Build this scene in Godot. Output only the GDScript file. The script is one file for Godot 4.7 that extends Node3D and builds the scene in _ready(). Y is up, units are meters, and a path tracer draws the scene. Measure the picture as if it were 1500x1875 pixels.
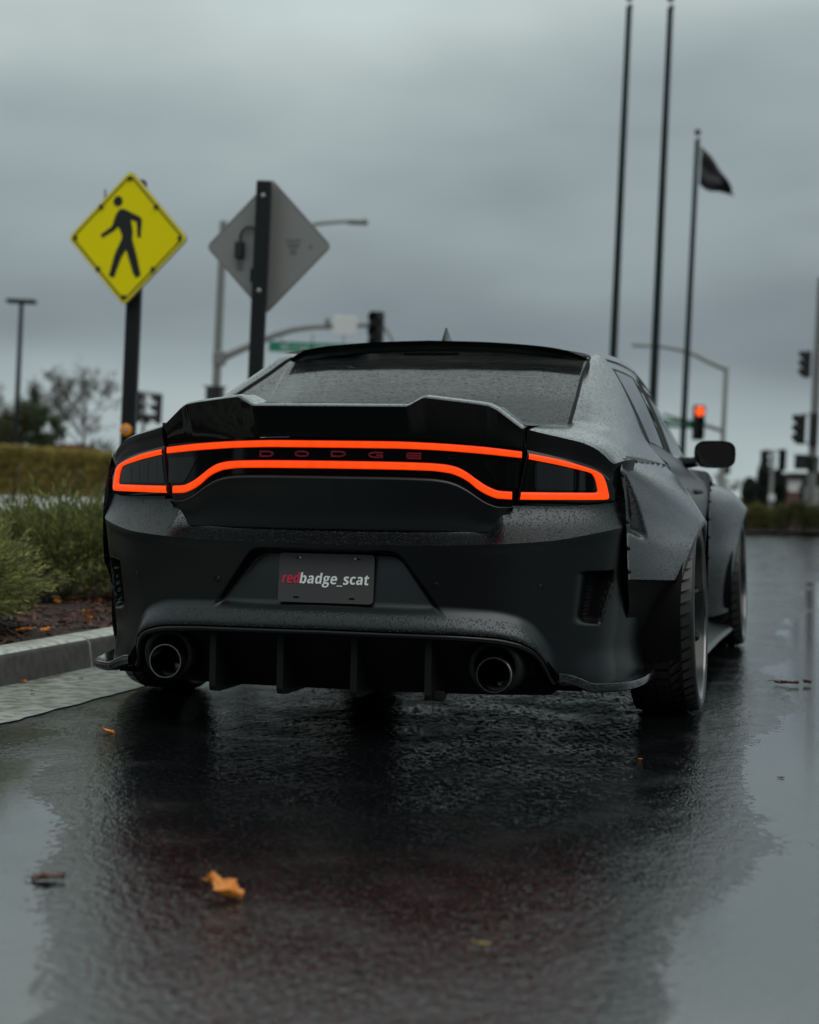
extends Node3D
# A satin black sedan parked at a wet kerb, seen from behind under a heavy overcast sky.
# Road frame: x to the right, y up, z forward along the kerb, origin on the ground under the middle of the car's rear axle.

const F_PX := 3180.0
const ROLL := 0.0191
const PITCH := 0.0078
const EYE := 0.747
const YAW := 0.2388
const CX := 0.021
const CZ := 6.46
const LEAN := 0.026        # the posts stand a little out of square with the cambered road

var M := {}
var rng := RandomNumberGenerator.new()


func _ready() -> void:
	rng.seed = 7
	setup_camera()
	setup_light()
	materials()
	build_ground()
	build_kerb_side()
	build_car()
	build_signs()
	build_signals()
	build_flagpoles()
	build_far_left()
	build_far_right()
	build_litter()
	build_behind()


func setup_camera() -> void:
	var cam := Camera3D.new()
	cam.name = "camera"
	cam.fov = rad_to_deg(2.0 * atan(937.5 / F_PX))
	cam.near = 0.05
	cam.far = 4000.0
	cam.position = Vector3(0, EYE, 0)
	cam.rotation = Vector3(-PITCH, 0, ROLL)
	var at := CameraAttributesPhysical.new()
	at.frustum_focal_length = 60.0
	at.exposure_aperture = 2.6
	at.frustum_focus_distance = 5.45
	cam.attributes = at
	add_child(cam)
	at.frustum_focal_length = 60.0
	cam.fov = rad_to_deg(2.0 * atan(937.5 / F_PX))
	cam.current = true


func setup_light() -> void:
	var env := Environment.new()
	env.background_mode = Environment.BG_SKY
	env.tonemap_mode = Environment.TONE_MAPPER_LINEAR
	env.tonemap_exposure = 1.0
	env.sdfgi_enabled = true
	env.ssao_enabled = true
	env.ssil_enabled = true
	var sky := Sky.new()
	var pm := PanoramaSkyMaterial.new()
	pm.panorama = ImageTexture.create_from_image(sky_image())
	sky.sky_material = pm
	env.sky = sky
	var we := WorldEnvironment.new()
	we.name = "sky_and_air"
	we.environment = env
	add_child(we)
	var sun := DirectionalLight3D.new()
	sun.name = "sun"
	sun.light_energy = 0.40
	sun.light_angular_distance = 50.0
	sun.light_color = Color(1.0, 0.985, 0.96)
	sun.shadow_enabled = true
	sun.rotation = Vector3(deg_to_rad(-55), deg_to_rad(35), 0)
	add_child(sun)


func sky_image() -> Image:
	# overcast: a paler veil overhead, a slate bank low over the horizon and a thin bright gap below it
	var w := 1280
	var h := 640
	var im := Image.create(w, h, false, Image.FORMAT_RGBF)
	var big := FastNoiseLite.new()
	big.seed = 11
	big.frequency = 1.7
	big.fractal_octaves = 5
	big.fractal_gain = 0.45
	var wisp := FastNoiseLite.new()
	wisp.seed = 5
	wisp.frequency = 3.2
	wisp.fractal_octaves = 5
	var lum := PackedFloat32Array([-90, 0.12, 0, 0.42, 2.0, 0.42, 3.2, 0.38, 4.2, 0.32, 5.2, 0.245, 6.2, 0.22, 7.5, 0.245, 9.0, 0.30, 11.0, 0.355, 13.7, 0.41, 16.5, 0.49, 20, 0.58, 28, 0.74, 45, 0.80, 90, 0.82])
	for j in h:
		var el := 90.0 - (j + 0.5) / h * 180.0
		if el < -2.0:
			for i in w:
				im.set_pixel(i, j, Color(0.10, 0.105, 0.105))
			continue
		var base := lerp_tab(lum, el)
		var ce := cos(deg_to_rad(el))
		var se := sin(deg_to_rad(el))
		for i in w:
			var th := (i + 0.5) / w * TAU
			var d := Vector3(cos(th) * ce, se, sin(th) * ce)
			var p := Vector3(d.x * 1.0, d.y * 4.2, d.z * 1.0)
			var n := big.get_noise_3dv(p)
			var k := wisp.get_noise_3dv(Vector3(d.x, d.y * 2.8, d.z))
			# the height of the bank wanders with the noise, so its edge is uneven
			var b2 := lerp_tab(lum, maxf(el + n * 5.2 * clampf(el / 6.0, 0.25, 1.0), 0.0))
			var v := lerpf(base, b2, 0.85) * (1.0 + 0.27 * k) * (0.89 + 0.27 * d.x)      # a little brighter towards the veiled sun
			var t := clampf((v - 0.22) / 0.3, 0.0, 1.0)
			var tint := Color(0.82, 1.0, 1.10).lerp(Color(0.875, 1.02, 1.01), t)
			im.set_pixel(i, j, Color(v * tint.r, v * tint.g, v * tint.b))
	return im


# ------------------------------------------------------------------ helpers

func px(u: float, v: float, depth: float) -> Vector3:
	# the place that lies `depth` metres ahead of the eye in the direction of a picture point
	var a := u - 750.0
	var b := v - 937.5
	var uu := (a * cos(ROLL) + b * sin(ROLL)) / F_PX
	var vv := -(-a * sin(ROLL) + b * cos(ROLL)) / F_PX
	var y := vv * cos(PITCH) - sin(PITCH)
	var d := cos(PITCH) + vv * sin(PITCH)
	return Vector3(uu * depth / d, EYE + y * depth / d, -depth)


func gpx(u: float, v: float, height := 0.0) -> Vector3:
	var p := px(u, v, 1.0)
	var t := (height - EYE) / (p.y - EYE)
	return Vector3(p.x * t, height, -t)


func cv(x: float, y: float, z: float) -> Vector3:
	return Vector3(x, y, -z)


func rw(x: float, y: float, z: float) -> Vector3:
	# road frame to world
	return Vector3(CX + x * cos(YAW) + z * sin(YAW), y, -(CZ - x * sin(YAW) + z * cos(YAW)))


func lerp_tab(t: PackedFloat32Array, x: float) -> float:
	var n := t.size()
	if x <= t[0]:
		return t[1]
	for i in range(2, n, 2):
		if x <= t[i]:
			return lerpf(t[i - 1], t[i + 1], (x - t[i - 2]) / (t[i] - t[i - 2]))
	return t[n - 1]


func tab(t: PackedFloat32Array, x: float) -> float:
	# smooth interpolation through (x, y) pairs
	var n := t.size() >> 1
	if x <= t[0]:
		return t[1]
	if x >= t[2 * n - 2]:
		return t[2 * n - 1]
	var i := 0
	while x > t[2 * i + 2]:
		i += 1
	var x0 := t[2 * i]
	var y0 := t[2 * i + 1]
	var x1 := t[2 * i + 2]
	var y1 := t[2 * i + 3]
	var h := x1 - x0
	var s1 := (y1 - y0) / h
	var m0 := s1
	var m1 := s1
	if i > 0:
		var s0 := (y0 - t[2 * i - 1]) / (x0 - t[2 * i - 2])
		m0 = 0.0 if s0 * s1 <= 0.0 else 2.0 * s0 * s1 / (s0 + s1)
	if i < n - 2:
		var s2 := (t[2 * i + 5] - y1) / (t[2 * i + 4] - x1)
		m1 = 0.0 if s2 * s1 <= 0.0 else 2.0 * s2 * s1 / (s2 + s1)
	var s := (x - x0) / h
	var s_2 := s * s
	var s_3 := s_2 * s
	return (2 * s_3 - 3 * s_2 + 1) * y0 + (s_3 - 2 * s_2 + s) * h * m0 + (-2 * s_3 + 3 * s_2) * y1 + (s_3 - s_2) * h * m1


func cat(p: Array, t: float) -> Vector3:
	# Catmull-Rom through points, t from 0 to 1
	var n := p.size() - 1
	var f := clampf(t, 0.0, 1.0) * n
	var i := mini(int(f), n - 1)
	var s := f - i
	var p1: Vector3 = p[i]
	var p2: Vector3 = p[i + 1]
	var p0: Vector3 = p[i - 1] if i > 0 else 2.0 * p1 - p2
	var p3: Vector3 = p[i + 2] if i + 2 <= n else 2.0 * p2 - p1
	return 0.5 * (2.0 * p1 + (p2 - p0) * s + (2.0 * p0 - 5.0 * p1 + 4.0 * p2 - p3) * s * s + (3.0 * p1 - p0 - 3.0 * p2 + p3) * s * s * s)


func pts(a: Array) -> Array:
	# [[x, y, z], ...] in the road frame to vectors
	var o := []
	for q in a:
		o.append(cv(q[0], q[1], q[2]))
	return o


func surf(nu: int, nv: int, fn: Callable, flip := false) -> ArrayMesh:
	# a smooth sheet over u, v in 0..1
	var v := PackedVector3Array()
	var n := PackedVector3Array()
	var uv := PackedVector2Array()
	var ix := PackedInt32Array()
	var c := nu + 1
	v.resize(c * (nv + 1))
	n.resize(v.size())
	uv.resize(v.size())
	for j in nv + 1:
		for i in c:
			v[j * c + i] = fn.call(float(i) / nu, float(j) / nv)
			uv[j * c + i] = Vector2(float(i) / nu, float(j) / nv)
	for j in nv + 1:
		for i in c:
			var a := v[j * c + maxi(i - 1, 0)]
			var b := v[j * c + mini(i + 1, nu)]
			var d := v[maxi(j - 1, 0) * c + i]
			var e := v[mini(j + 1, nv) * c + i]
			var q := (e - d).cross(b - a)
			if q.length_squared() < 1e-18:
				q = Vector3.UP
			n[j * c + i] = q.normalized() * (-1.0 if flip else 1.0)
	for j in nv:
		for i in nu:
			var k := j * c + i
			if flip:
				ix.append_array([k, k + c, k + 1, k + 1, k + c, k + c + 1])
			else:
				ix.append_array([k, k + 1, k + c, k + 1, k + c + 1, k + c])
	return arrays(v, n, ix, uv)


func arrays(v: PackedVector3Array, n: PackedVector3Array, ix: PackedInt32Array, uv := PackedVector2Array(), col := PackedColorArray()) -> ArrayMesh:
	var a := []
	a.resize(Mesh.ARRAY_MAX)
	a[Mesh.ARRAY_VERTEX] = v
	a[Mesh.ARRAY_NORMAL] = n
	a[Mesh.ARRAY_INDEX] = ix
	if uv.size():
		a[Mesh.ARRAY_TEX_UV] = uv
	if col.size():
		a[Mesh.ARRAY_COLOR] = col
	var m := ArrayMesh.new()
	m.add_surface_from_arrays(Mesh.PRIMITIVE_TRIANGLES, a)
	return m


func loft(rows: Array, nu: int, nv: int, flip := false) -> ArrayMesh:
	# a smooth sheet through rows of points (all rows with the same count)
	var fine := []
	for r in rows:
		var f := []
		for i in nu + 1:
			f.append(cat(r, float(i) / nu))
		fine.append(f)
	var columns := []
	for i in nu + 1:
		var c := []
		for r in fine:
			c.append(r[i])
		columns.append(c)
	return surf(nu, nv, func(u: float, v: float) -> Vector3: return cat(columns[int(round(u * nu))], v), flip)


func mirror(m: ArrayMesh) -> ArrayMesh:
	var s := m.surface_get_arrays(0)
	var v: PackedVector3Array = s[Mesh.ARRAY_VERTEX]
	var n: PackedVector3Array = s[Mesh.ARRAY_NORMAL]
	var ix: PackedInt32Array = s[Mesh.ARRAY_INDEX]
	for i in v.size():
		v[i].x = -v[i].x
		n[i].x = -n[i].x
	for i in range(0, ix.size(), 3):
		var k := ix[i + 1]
		ix[i + 1] = ix[i + 2]
		ix[i + 2] = k
	var uv := PackedVector2Array()
	if s[Mesh.ARRAY_TEX_UV] != null:
		uv = s[Mesh.ARRAY_TEX_UV]
	return arrays(v, n, ix, uv)


func join(list: Array) -> ArrayMesh:
	# [mesh] or [mesh, transform] entries made one mesh
	var v := PackedVector3Array()
	var n := PackedVector3Array()
	var ix := PackedInt32Array()
	for e in list:
		var mesh: Mesh = e[0] if e is Array else e
		var t: Transform3D = e[1] if e is Array and e.size() > 1 else Transform3D()
		var nb := t.basis.inverse().transposed()
		var s := mesh.surface_get_arrays(0)
		var at := v.size()
		for q in s[Mesh.ARRAY_VERTEX]:
			v.append(t * q)
		for q in s[Mesh.ARRAY_NORMAL]:
			n.append((nb * q).normalized())
		for k in s[Mesh.ARRAY_INDEX]:
			ix.append(at + k)
	return arrays(v, n, ix)


func flat(tris: PackedVector3Array) -> ArrayMesh:
	# loose triangles (clockwise seen from the front) with flat shading
	var n := PackedVector3Array()
	var ix := PackedInt32Array()
	n.resize(tris.size())
	for i in range(0, tris.size(), 3):
		var q := (tris[i + 2] - tris[i]).cross(tris[i + 1] - tris[i]).normalized()
		n[i] = q
		n[i + 1] = q
		n[i + 2] = q
		ix.append_array([i, i + 1, i + 2])
	return arrays(tris, n, ix)


func cbox(x: float, y: float, z: float, b := 0.0, at := Vector3.ZERO) -> ArrayMesh:
	# a box of full sizes x, y, z with chamfered edges
	b = maxf(minf(b, minf(x, minf(y, z)) * 0.49), 0.0001)
	var h := Vector3(x, y, z) * 0.5
	var t := PackedVector3Array()
	var p := func(s: Vector3, k: int) -> Vector3:
		var q := Vector3(h.x - b, h.y - b, h.z - b)
		q[k] += b
		return q * s
	var add := func(l: Array) -> void:
		var mid := Vector3.ZERO
		for q in l:
			mid += q
		for i in range(1, l.size() - 1):
			var nn: Vector3 = (l[i + 1] - l[0]).cross(l[i] - l[0])
			if nn.dot(mid) >= 0:
				t.append_array(PackedVector3Array([l[0], l[i], l[i + 1]]))
			else:
				t.append_array(PackedVector3Array([l[0], l[i + 1], l[i]]))
	for k in 3:
		var a := (k + 1) % 3
		var c := (k + 2) % 3
		for s in [-1.0, 1.0]:
			var l := []
			for q in [[-1, -1], [1, -1], [1, 1], [-1, 1]]:
				var sg := Vector3.ZERO
				sg[k] = s
				sg[a] = q[0]
				sg[c] = q[1]
				l.append(p.call(sg, k))
			add.call(l)
		for sa in [-1.0, 1.0]:
			for sc in [-1.0, 1.0]:
				var s1 := Vector3.ZERO
				s1[k] = -1.0
				s1[a] = sa
				s1[c] = sc
				var s2 := s1
				s2[k] = 1.0
				add.call([p.call(s1, a), p.call(s2, a), p.call(s2, c), p.call(s1, c)])
	for sx in [-1.0, 1.0]:
		for sy in [-1.0, 1.0]:
			for sz in [-1.0, 1.0]:
				var s := Vector3(sx, sy, sz)
				add.call([p.call(s, 0), p.call(s, 1), p.call(s, 2)])
	for i in t.size():
		t[i] += at
	return flat(t)


func extrude(poly: PackedVector2Array, depth: float, bevel := 0.0) -> ArrayMesh:
	# a flat outline in x, y given thickness along z (front at z = 0, back at -depth)
	var t := PackedVector3Array()
	var tri := Geometry2D.triangulate_polygon(poly)
	var area := 0.0
	for i in poly.size():
		area += poly[i].cross(poly[(i + 1) % poly.size()])
	var ins := poly
	if bevel > 0.0:
		var o := Geometry2D.offset_polygon(poly, -bevel, Geometry2D.JOIN_MITER)
		if o.size() == 1 and o[0].size() == poly.size():
			ins = o[0]
			# line the two outlines up
			var best := 0
			for i in ins.size():
				if ins[i].distance_squared_to(poly[0]) < ins[best].distance_squared_to(poly[0]):
					best = i
			var r := PackedVector2Array()
			for i in ins.size():
				r.append(ins[(best + i) % ins.size()])
			ins = r
		else:
			bevel = 0.0
	for i in range(0, tri.size(), 3):
		var a := ins[tri[i]]
		var b := ins[tri[i + 1]]
		var c := ins[tri[i + 2]]
		if (b - a).cross(c - a) > 0:
			var k := b
			b = c
			c = k
		t.append_array(PackedVector3Array([Vector3(a.x, a.y, 0), Vector3(b.x, b.y, 0), Vector3(c.x, c.y, 0)]))
		a = poly[tri[i]]
		b = poly[tri[i + 1]]
		c = poly[tri[i + 2]]
		if (b - a).cross(c - a) < 0:
			var k2 := b
			b = c
			c = k2
		t.append_array(PackedVector3Array([Vector3(a.x, a.y, -depth), Vector3(b.x, b.y, -depth), Vector3(c.x, c.y, -depth)]))
	for i in poly.size():
		var j := (i + 1) % poly.size()
		for s in [[poly[i], -bevel, poly[j], -bevel, poly[j], -depth, poly[i], -depth], [ins[i], 0.0, ins[j], 0.0, poly[j], -bevel, poly[i], -bevel]]:
			if s[1] == s[7]:
				continue
			var a3 := Vector3(s[0].x, s[0].y, s[1])
			var b3 := Vector3(s[2].x, s[2].y, s[3])
			var c3 := Vector3(s[4].x, s[4].y, s[5])
			var d3 := Vector3(s[6].x, s[6].y, s[7])
			if area > 0:
				t.append_array(PackedVector3Array([a3, b3, c3, a3, c3, d3]))
			else:
				t.append_array(PackedVector3Array([a3, c3, b3, a3, d3, c3]))
	return flat(t)


func lathe(prof: Array, seg: int, smooth := false) -> ArrayMesh:
	# profile of [radius, height] turned round the y axis
	var list := []
	if smooth:
		return surf(seg, prof.size() - 1, func(u: float, v: float) -> Vector3:
			var q: Array = prof[int(round(v * (prof.size() - 1)))]
			return Vector3(cos(u * TAU) * q[0], q[1], sin(u * TAU) * q[0]))
	for k in prof.size() - 1:
		var a: Array = prof[k]
		var b: Array = prof[k + 1]
		if absf(a[0] - b[0]) + absf(a[1] - b[1]) < 1e-6:
			continue
		list.append(surf(seg, 1, func(u: float, v: float) -> Vector3: return Vector3(cos(u * TAU) * lerpf(a[0], b[0], v), lerpf(a[1], b[1], v), sin(u * TAU) * lerpf(a[0], b[0], v))))
	return join(list)


func tube(path: Array, r0: float, r1 := -1.0, seg := 8, caps := true) -> ArrayMesh:
	if r1 < 0:
		r1 = r0
	var n := path.size() - 1
	var rings := []
	var up := Vector3(0.123, 0.97, 0.21).normalized()
	for i in n + 1:
		var d: Vector3 = (path[mini(i + 1, n)] - path[maxi(i - 1, 0)]).normalized()
		if absf(d.dot(up)) > 0.98:
			up = Vector3(0.97, 0.12, 0.21).normalized()
		var a := d.cross(up).normalized()
		up = a.cross(d).normalized()
		rings.append([path[i], a, up, lerpf(r0, r1, float(i) / n)])
	var body := surf(seg, n, func(u: float, v: float) -> Vector3:
		var g: Array = rings[int(round(v * n))]
		return g[0] + (g[1] * cos(u * TAU) + g[2] * sin(u * TAU)) * g[3])
	if not caps:
		return body
	var l := [body]
	for e in [0, n]:
		var g: Array = rings[e]
		l.append(surf(seg, 1, func(u: float, v: float) -> Vector3: return g[0] + (g[1] * cos(u * TAU) + g[2] * sin(u * TAU)) * g[3] * maxf(v, 0.001), e == 0))
	return join(l)


func line(a: Vector3, b: Vector3, n := 1) -> Array:
	var o := []
	for i in n + 1:
		o.append(a.lerp(b, float(i) / n))
	return o


func obj(called: String, mesh: Mesh, m: Material, parent: Node = self) -> MeshInstance3D:
	var o := MeshInstance3D.new()
	o.name = called
	o.mesh = mesh
	o.material_override = m
	parent.add_child(o, true)
	return o


func part(called: String, parent: Node, at := Vector3.ZERO) -> Node3D:
	var o := Node3D.new()
	o.name = called
	o.position = at
	parent.add_child(o, true)
	return o


func thing(called: String, label: String, category: String, at := Vector3.ZERO, turn := 0.0, group := "") -> Node3D:
	var o := Node3D.new()
	o.name = called
	add_child(o, true)
	o.position = at
	o.rotation.y = turn
	tag(o, label, category, group)
	return o


func tag(o: Node, label: String, category: String, group := "") -> void:
	o.set_meta("label", label)
	o.set_meta("category", category)
	if group:
		o.set_meta("group", group)


func road_frame(o: Node3D) -> void:
	o.position = Vector3(CX, 0, -CZ)
	o.rotation = Vector3(0, -YAW, 0)


func mat(called: String, c: Color, rough: float, metal := 0.0, spec := 0.5) -> StandardMaterial3D:
	# c: linear base colour
	var m := StandardMaterial3D.new()
	m.resource_name = called
	m.albedo_color = c.linear_to_srgb()
	m.roughness = rough
	m.metallic = metal
	m.metallic_specular = spec
	M[called] = m
	return m


func noise_tex(sd: int, freq: float, octaves: int, size := 1024, ramp: Gradient = null, kind := FastNoiseLite.TYPE_SIMPLEX_SMOOTH) -> NoiseTexture2D:
	var n := FastNoiseLite.new()
	n.seed = sd
	n.noise_type = kind
	n.frequency = freq
	n.fractal_octaves = octaves
	var t := NoiseTexture2D.new()
	t.width = size
	t.height = size
	t.seamless = true
	t.noise = n
	if ramp:
		t.color_ramp = ramp
	return t


func grad(a: Array) -> Gradient:
	# [offset, colour] pairs
	var g := Gradient.new()
	var o := PackedFloat32Array()
	var c := PackedColorArray()
	for q in a:
		o.append(q[0])
		c.append(q[1])
	g.offsets = o
	g.colors = c
	return g


func grey(v: float) -> Color:
	return Color(v, v, v)


func drop_images() -> Array:
	# rain drops on paint: a normal map, a map of how rough the surface is and one of the film between the drops
	var s := 1024
	var h := PackedFloat32Array()
	h.resize(s * s)
	var r := RandomNumberGenerator.new()
	r.seed = 91
	for k in 5600:
		var cx := r.randi_range(0, s - 1)
		var cy := r.randi_range(0, s - 1)
		var rad := 1.7 + 6.5 * pow(r.randf(), 4.5)
		var sq := r.randf_range(0.8, 1.25)
		var e := int(ceil(rad * 1.3))
		for y in range(-e, e + 1):
			for x in range(-e, e + 1):
				var d := sqrt(x * x * sq + y * y / sq) / rad
				if d < 1.0:
					var q := posmod(cy + y, s) * s + posmod(cx + x, s)
					h[q] = maxf(h[q], sqrt(1.0 - d * d) * rad / 6.0)
	var im := Image.create(s, s, false, Image.FORMAT_RGBA8)
	var ro := Image.create(s, s, false, Image.FORMAT_L8)
	var co := Image.create(s, s, false, Image.FORMAT_L8)
	for y in s:
		for x in s:
			var v := h[y * s + x]
			im.set_pixel(x, y, Color(v, v, v))
			ro.set_pixel(x, y, grey(1.0 if v < 0.02 else 0.25))
			co.set_pixel(x, y, grey(0.9 if v < 0.02 else 0.0))
	im.bump_map_to_normal_map(5.0)
	return [ImageTexture.create_from_image(im), ImageTexture.create_from_image(ro), ImageTexture.create_from_image(co)]


func light_guide() -> ImageTexture:
	# a lit plastic light guide: deep red at its rims, orange along the core, a little uneven from lamp to lamp
	var im := Image.create(256, 32, false, Image.FORMAT_RGBA8)
	var n := FastNoiseLite.new()
	n.seed = 2
	n.frequency = 0.035
	for x in 256:
		var lamp := 1.0 + 0.10 * n.get_noise_1d(x) + 0.04 * sin(x * 0.55)
		for y in 32:
			var e := 1.0 - absf((y + 0.5) / 16.0 - 1.0)
			var c := Color(0.50, 0.010, 0.001).lerp(Color(1.0, 0.066, 0.003), smooth(0.12, 0.62, e))
			im.set_pixel(x, y, Color(minf(c.r * lamp, 1.0), c.g * lamp, c.b * lamp).linear_to_srgb())
	return ImageTexture.create_from_image(im)


func tri(m: StandardMaterial3D, scale: float, world := true) -> void:
	m.uv1_triplanar = true
	m.uv1_world_triplanar = world
	m.uv1_triplanar_sharpness = 4.0
	m.uv1_scale = Vector3.ONE * scale


func materials() -> void:
	var drops := drop_images()
	for w in [["satin_wet", 0.048, 0.28, 1.0], ["gloss_wet", 0.045, 0.14, 1.0], ["satin_drops", 0.048, 0.31, 1.0]]:
		var m := mat(w[0], Color(w[1] * 0.93, w[1], w[1] * 1.04), w[2], w[3])
		m.normal_enabled = true
		m.normal_texture = drops[0]
		m.normal_scale = 1.0
		m.clearcoat_enabled = w[0] != "satin_drops"      # the film of rain on the slopes that shed it
		m.clearcoat = 1.0
		m.clearcoat_texture = drops[2]
		m.clearcoat_roughness = 0.12
		m.roughness_texture = drops[1]
		m.roughness_texture_channel = BaseMaterial3D.TEXTURE_CHANNEL_RED
		tri(m, 3.0, false)
	var flake := noise_tex(3, 0.35, 2, 512)
	var sd := mat("satin", Color(0.0446, 0.048, 0.050), 0.33, 1.0)
	sd.normal_enabled = true
	var nf := noise_tex(31, 0.30, 2, 512)
	nf.as_normal_map = true
	nf.bump_strength = 0.6
	sd.normal_texture = nf
	sd.normal_scale = 0.12
	tri(sd, 6.0, false)
	mat("gloss", Color(0.003, 0.0035, 0.0037), 0.07, 0.0, 0.38)
	mat("trim_gloss", Color(0.005, 0.0056, 0.0058), 0.18, 0.0, 0.42)
	mat("plastic", grey(0.009), 0.55, 0.0, 0.3)
	mat("plastic_dark", grey(0.004), 0.75, 0.0, 0.2)
	mat("seal", grey(0.003), 0.6, 0.0, 0.2)
	mat("smoked", Color(0.004, 0.004, 0.0045), 0.05)
	mat("lamp_inner", Color(0.02, 0.02, 0.021), 0.25)
	mat("rubber", grey(0.010), 0.42, 0.0, 0.5)
	mat("rim_paint", grey(0.012), 0.2, 0.3)
	mat("rim_lip", grey(0.13), 0.2, 1.0)
	mat("steel", grey(0.45), 0.28, 1.0)
	mat("exhaust", grey(0.30), 0.2, 1.0)
	mat("bolt_steel", grey(0.28), 0.3, 1.0)
	mat("bolt_dark", grey(0.05), 0.35, 1.0)
	mat("plate_face", Color(0.058, 0.056, 0.058), 0.42)
	mat("letter_white", Color(0.86, 0.89, 0.89), 0.5)
	mat("letter_red", Color(0.66, 0.02, 0.075), 0.45)
	mat("badge_red", Color(0.20, 0.009, 0.022), 0.35)
	mat("interior", grey(0.01), 0.9)
	var glow := mat("tail_glow", Color(0.10, 0.006, 0.002), 0.4, 0.0, 0.4)
	glow.emission_enabled = true
	glow.emission = Color.WHITE
	glow.emission_operator = BaseMaterial3D.EMISSION_OP_MULTIPLY
	glow.emission_texture = light_guide()
	glow.emission_energy_multiplier = 1.05
	var gl := mat("glass_rear", Color(0.006, 0.007, 0.007), 0.06, 0.0, 0.33)
	gl.albedo_color.a = 0.82
	gl.transparency = BaseMaterial3D.TRANSPARENCY_ALPHA
	gl.normal_enabled = true
	gl.normal_texture = drops[0]
	gl.normal_scale = 0.9
	tri(gl, 2.6, false)
	var gs := mat("glass_side", Color(0.006, 0.007, 0.007), 0.05)
	gs.albedo_color.a = 0.85
	gs.transparency = BaseMaterial3D.TRANSPARENCY_ALPHA
	mat("mirror_glass", grey(0.55), 0.03, 1.0)

	# ground
	var road := mat("asphalt", grey(1.0), 1.0, 0.0, 0.66)
	road.albedo_texture = noise_tex(21, 0.11, 4, 2048, grad([[0.0, Color(0.002, 0.0024, 0.0028).linear_to_srgb()], [0.5, Color(0.0035, 0.004, 0.0046).linear_to_srgb()], [0.74, Color(0.009, 0.0098, 0.0105).linear_to_srgb()], [1.0, Color(0.11, 0.108, 0.105).linear_to_srgb()]]))
	road.heightmap_enabled = true
	road.heightmap_texture = noise_tex(22, 0.22, 3, 2048)
	road.heightmap_scale = 0.13
	road.roughness_texture = noise_tex(23, 0.006, 5, 2048, grad([[0.0, grey(0.06)], [0.42, grey(0.09)], [0.6, grey(0.16)], [1.0, grey(0.26)]]))
	road.roughness_texture_channel = BaseMaterial3D.TEXTURE_CHANNEL_RED
	tri(road, 0.25)
	var rain := mat("rainwater", grey(0.02), 0.03)
	rain.albedo_color.a = 0.03
	rain.transparency = BaseMaterial3D.TRANSPARENCY_ALPHA
	rain.normal_enabled = true
	var rn := noise_tex(61, 0.05, 3, 1024)
	rn.as_normal_map = true
	rn.bump_strength = 2.0
	rain.normal_texture = rn
	rain.normal_scale = 0.10
	tri(rain, 1.1)
	var con := mat("concrete", grey(1.0), 1.0)
	con.albedo_texture = noise_tex(41, 0.022, 7, 1024, grad([[0.0, Color(0.21, 0.195, 0.155).linear_to_srgb()], [0.3, Color(0.33, 0.325, 0.285).linear_to_srgb()], [0.5, Color(0.45, 0.465, 0.44).linear_to_srgb()], [1.0, Color(0.56, 0.575, 0.55).linear_to_srgb()]]))
	con.roughness_texture = noise_tex(42, 0.01, 4, 512, grad([[0.0, grey(0.28)], [1.0, grey(0.6)]]))
	con.roughness_texture_channel = BaseMaterial3D.TEXTURE_CHANNEL_RED
	con.heightmap_enabled = true
	con.heightmap_texture = noise_tex(43, 0.12, 3, 1024)
	con.heightmap_scale = 0.12
	tri(con, 0.7)
	var gp := con.duplicate() as StandardMaterial3D
	gp.resource_name = "gutter_concrete"
	gp.albedo_texture = noise_tex(47, 0.016, 7, 1024, grad([[0.0, Color(0.085, 0.08, 0.05).linear_to_srgb()], [0.35, Color(0.16, 0.16, 0.125).linear_to_srgb()], [0.55, Color(0.25, 0.265, 0.24).linear_to_srgb()], [1.0, Color(0.37, 0.40, 0.38).linear_to_srgb()]]))
	M["gutter_concrete"] = gp
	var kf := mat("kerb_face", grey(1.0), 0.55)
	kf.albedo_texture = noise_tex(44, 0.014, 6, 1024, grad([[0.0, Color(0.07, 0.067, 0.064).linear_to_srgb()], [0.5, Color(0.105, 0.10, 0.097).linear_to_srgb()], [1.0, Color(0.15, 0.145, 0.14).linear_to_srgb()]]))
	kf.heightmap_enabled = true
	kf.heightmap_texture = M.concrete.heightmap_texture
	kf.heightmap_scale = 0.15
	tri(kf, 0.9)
	var soil := mat("soil", grey(1.0), 0.95)
	soil.albedo_texture = noise_tex(45, 0.06, 5, 512, grad([[0.0, Color(0.008, 0.005, 0.004).linear_to_srgb()], [1.0, Color(0.045, 0.022, 0.014).linear_to_srgb()]]))
	tri(soil, 1.5)
	var chip := mat("mulch_chip", grey(1.0), 0.7)
	chip.vertex_color_use_as_albedo = true
	var leaf := mat("leaf_orange", Color(0.62, 0.23, 0.035), 0.55)
	leaf.backlight_enabled = true
	leaf.backlight = Color(0.3, 0.14, 0.02)
	mat("leaf_brown", Color(0.09, 0.028, 0.012), 0.4)
	mat("leaf_yellow", Color(0.42, 0.33, 0.05), 0.5)
	var fol := mat("foliage", grey(1.0), 0.6)
	fol.vertex_color_use_as_albedo = true
	fol.backlight_enabled = true
	fol.backlight = Color(0.5, 0.6, 0.25)
	mat("bark", Color(0.05, 0.04, 0.034), 0.85)

	# street furniture
	mat("post_black", Color(0.007, 0.0085, 0.009), 0.5, 0.0, 0.4)
	mat("sign_back", Color(0.30, 0.295, 0.29), 0.5, 0.35)
	mat("sign_yellow", Color(0.95, 0.80, 0.0), 0.55, 0.0, 0.3)
	mat("sign_black", grey(0.008), 0.5)
	mat("sign_green", Color(0.005, 0.17, 0.105), 0.45)
	mat("sign_white", grey(0.62), 0.5)
	mat("galvanised", Color(0.20, 0.20, 0.195), 0.55, 0.4)
	mat("pole_dark", Color(0.010, 0.015, 0.015), 0.5, 0.0, 0.3)
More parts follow.
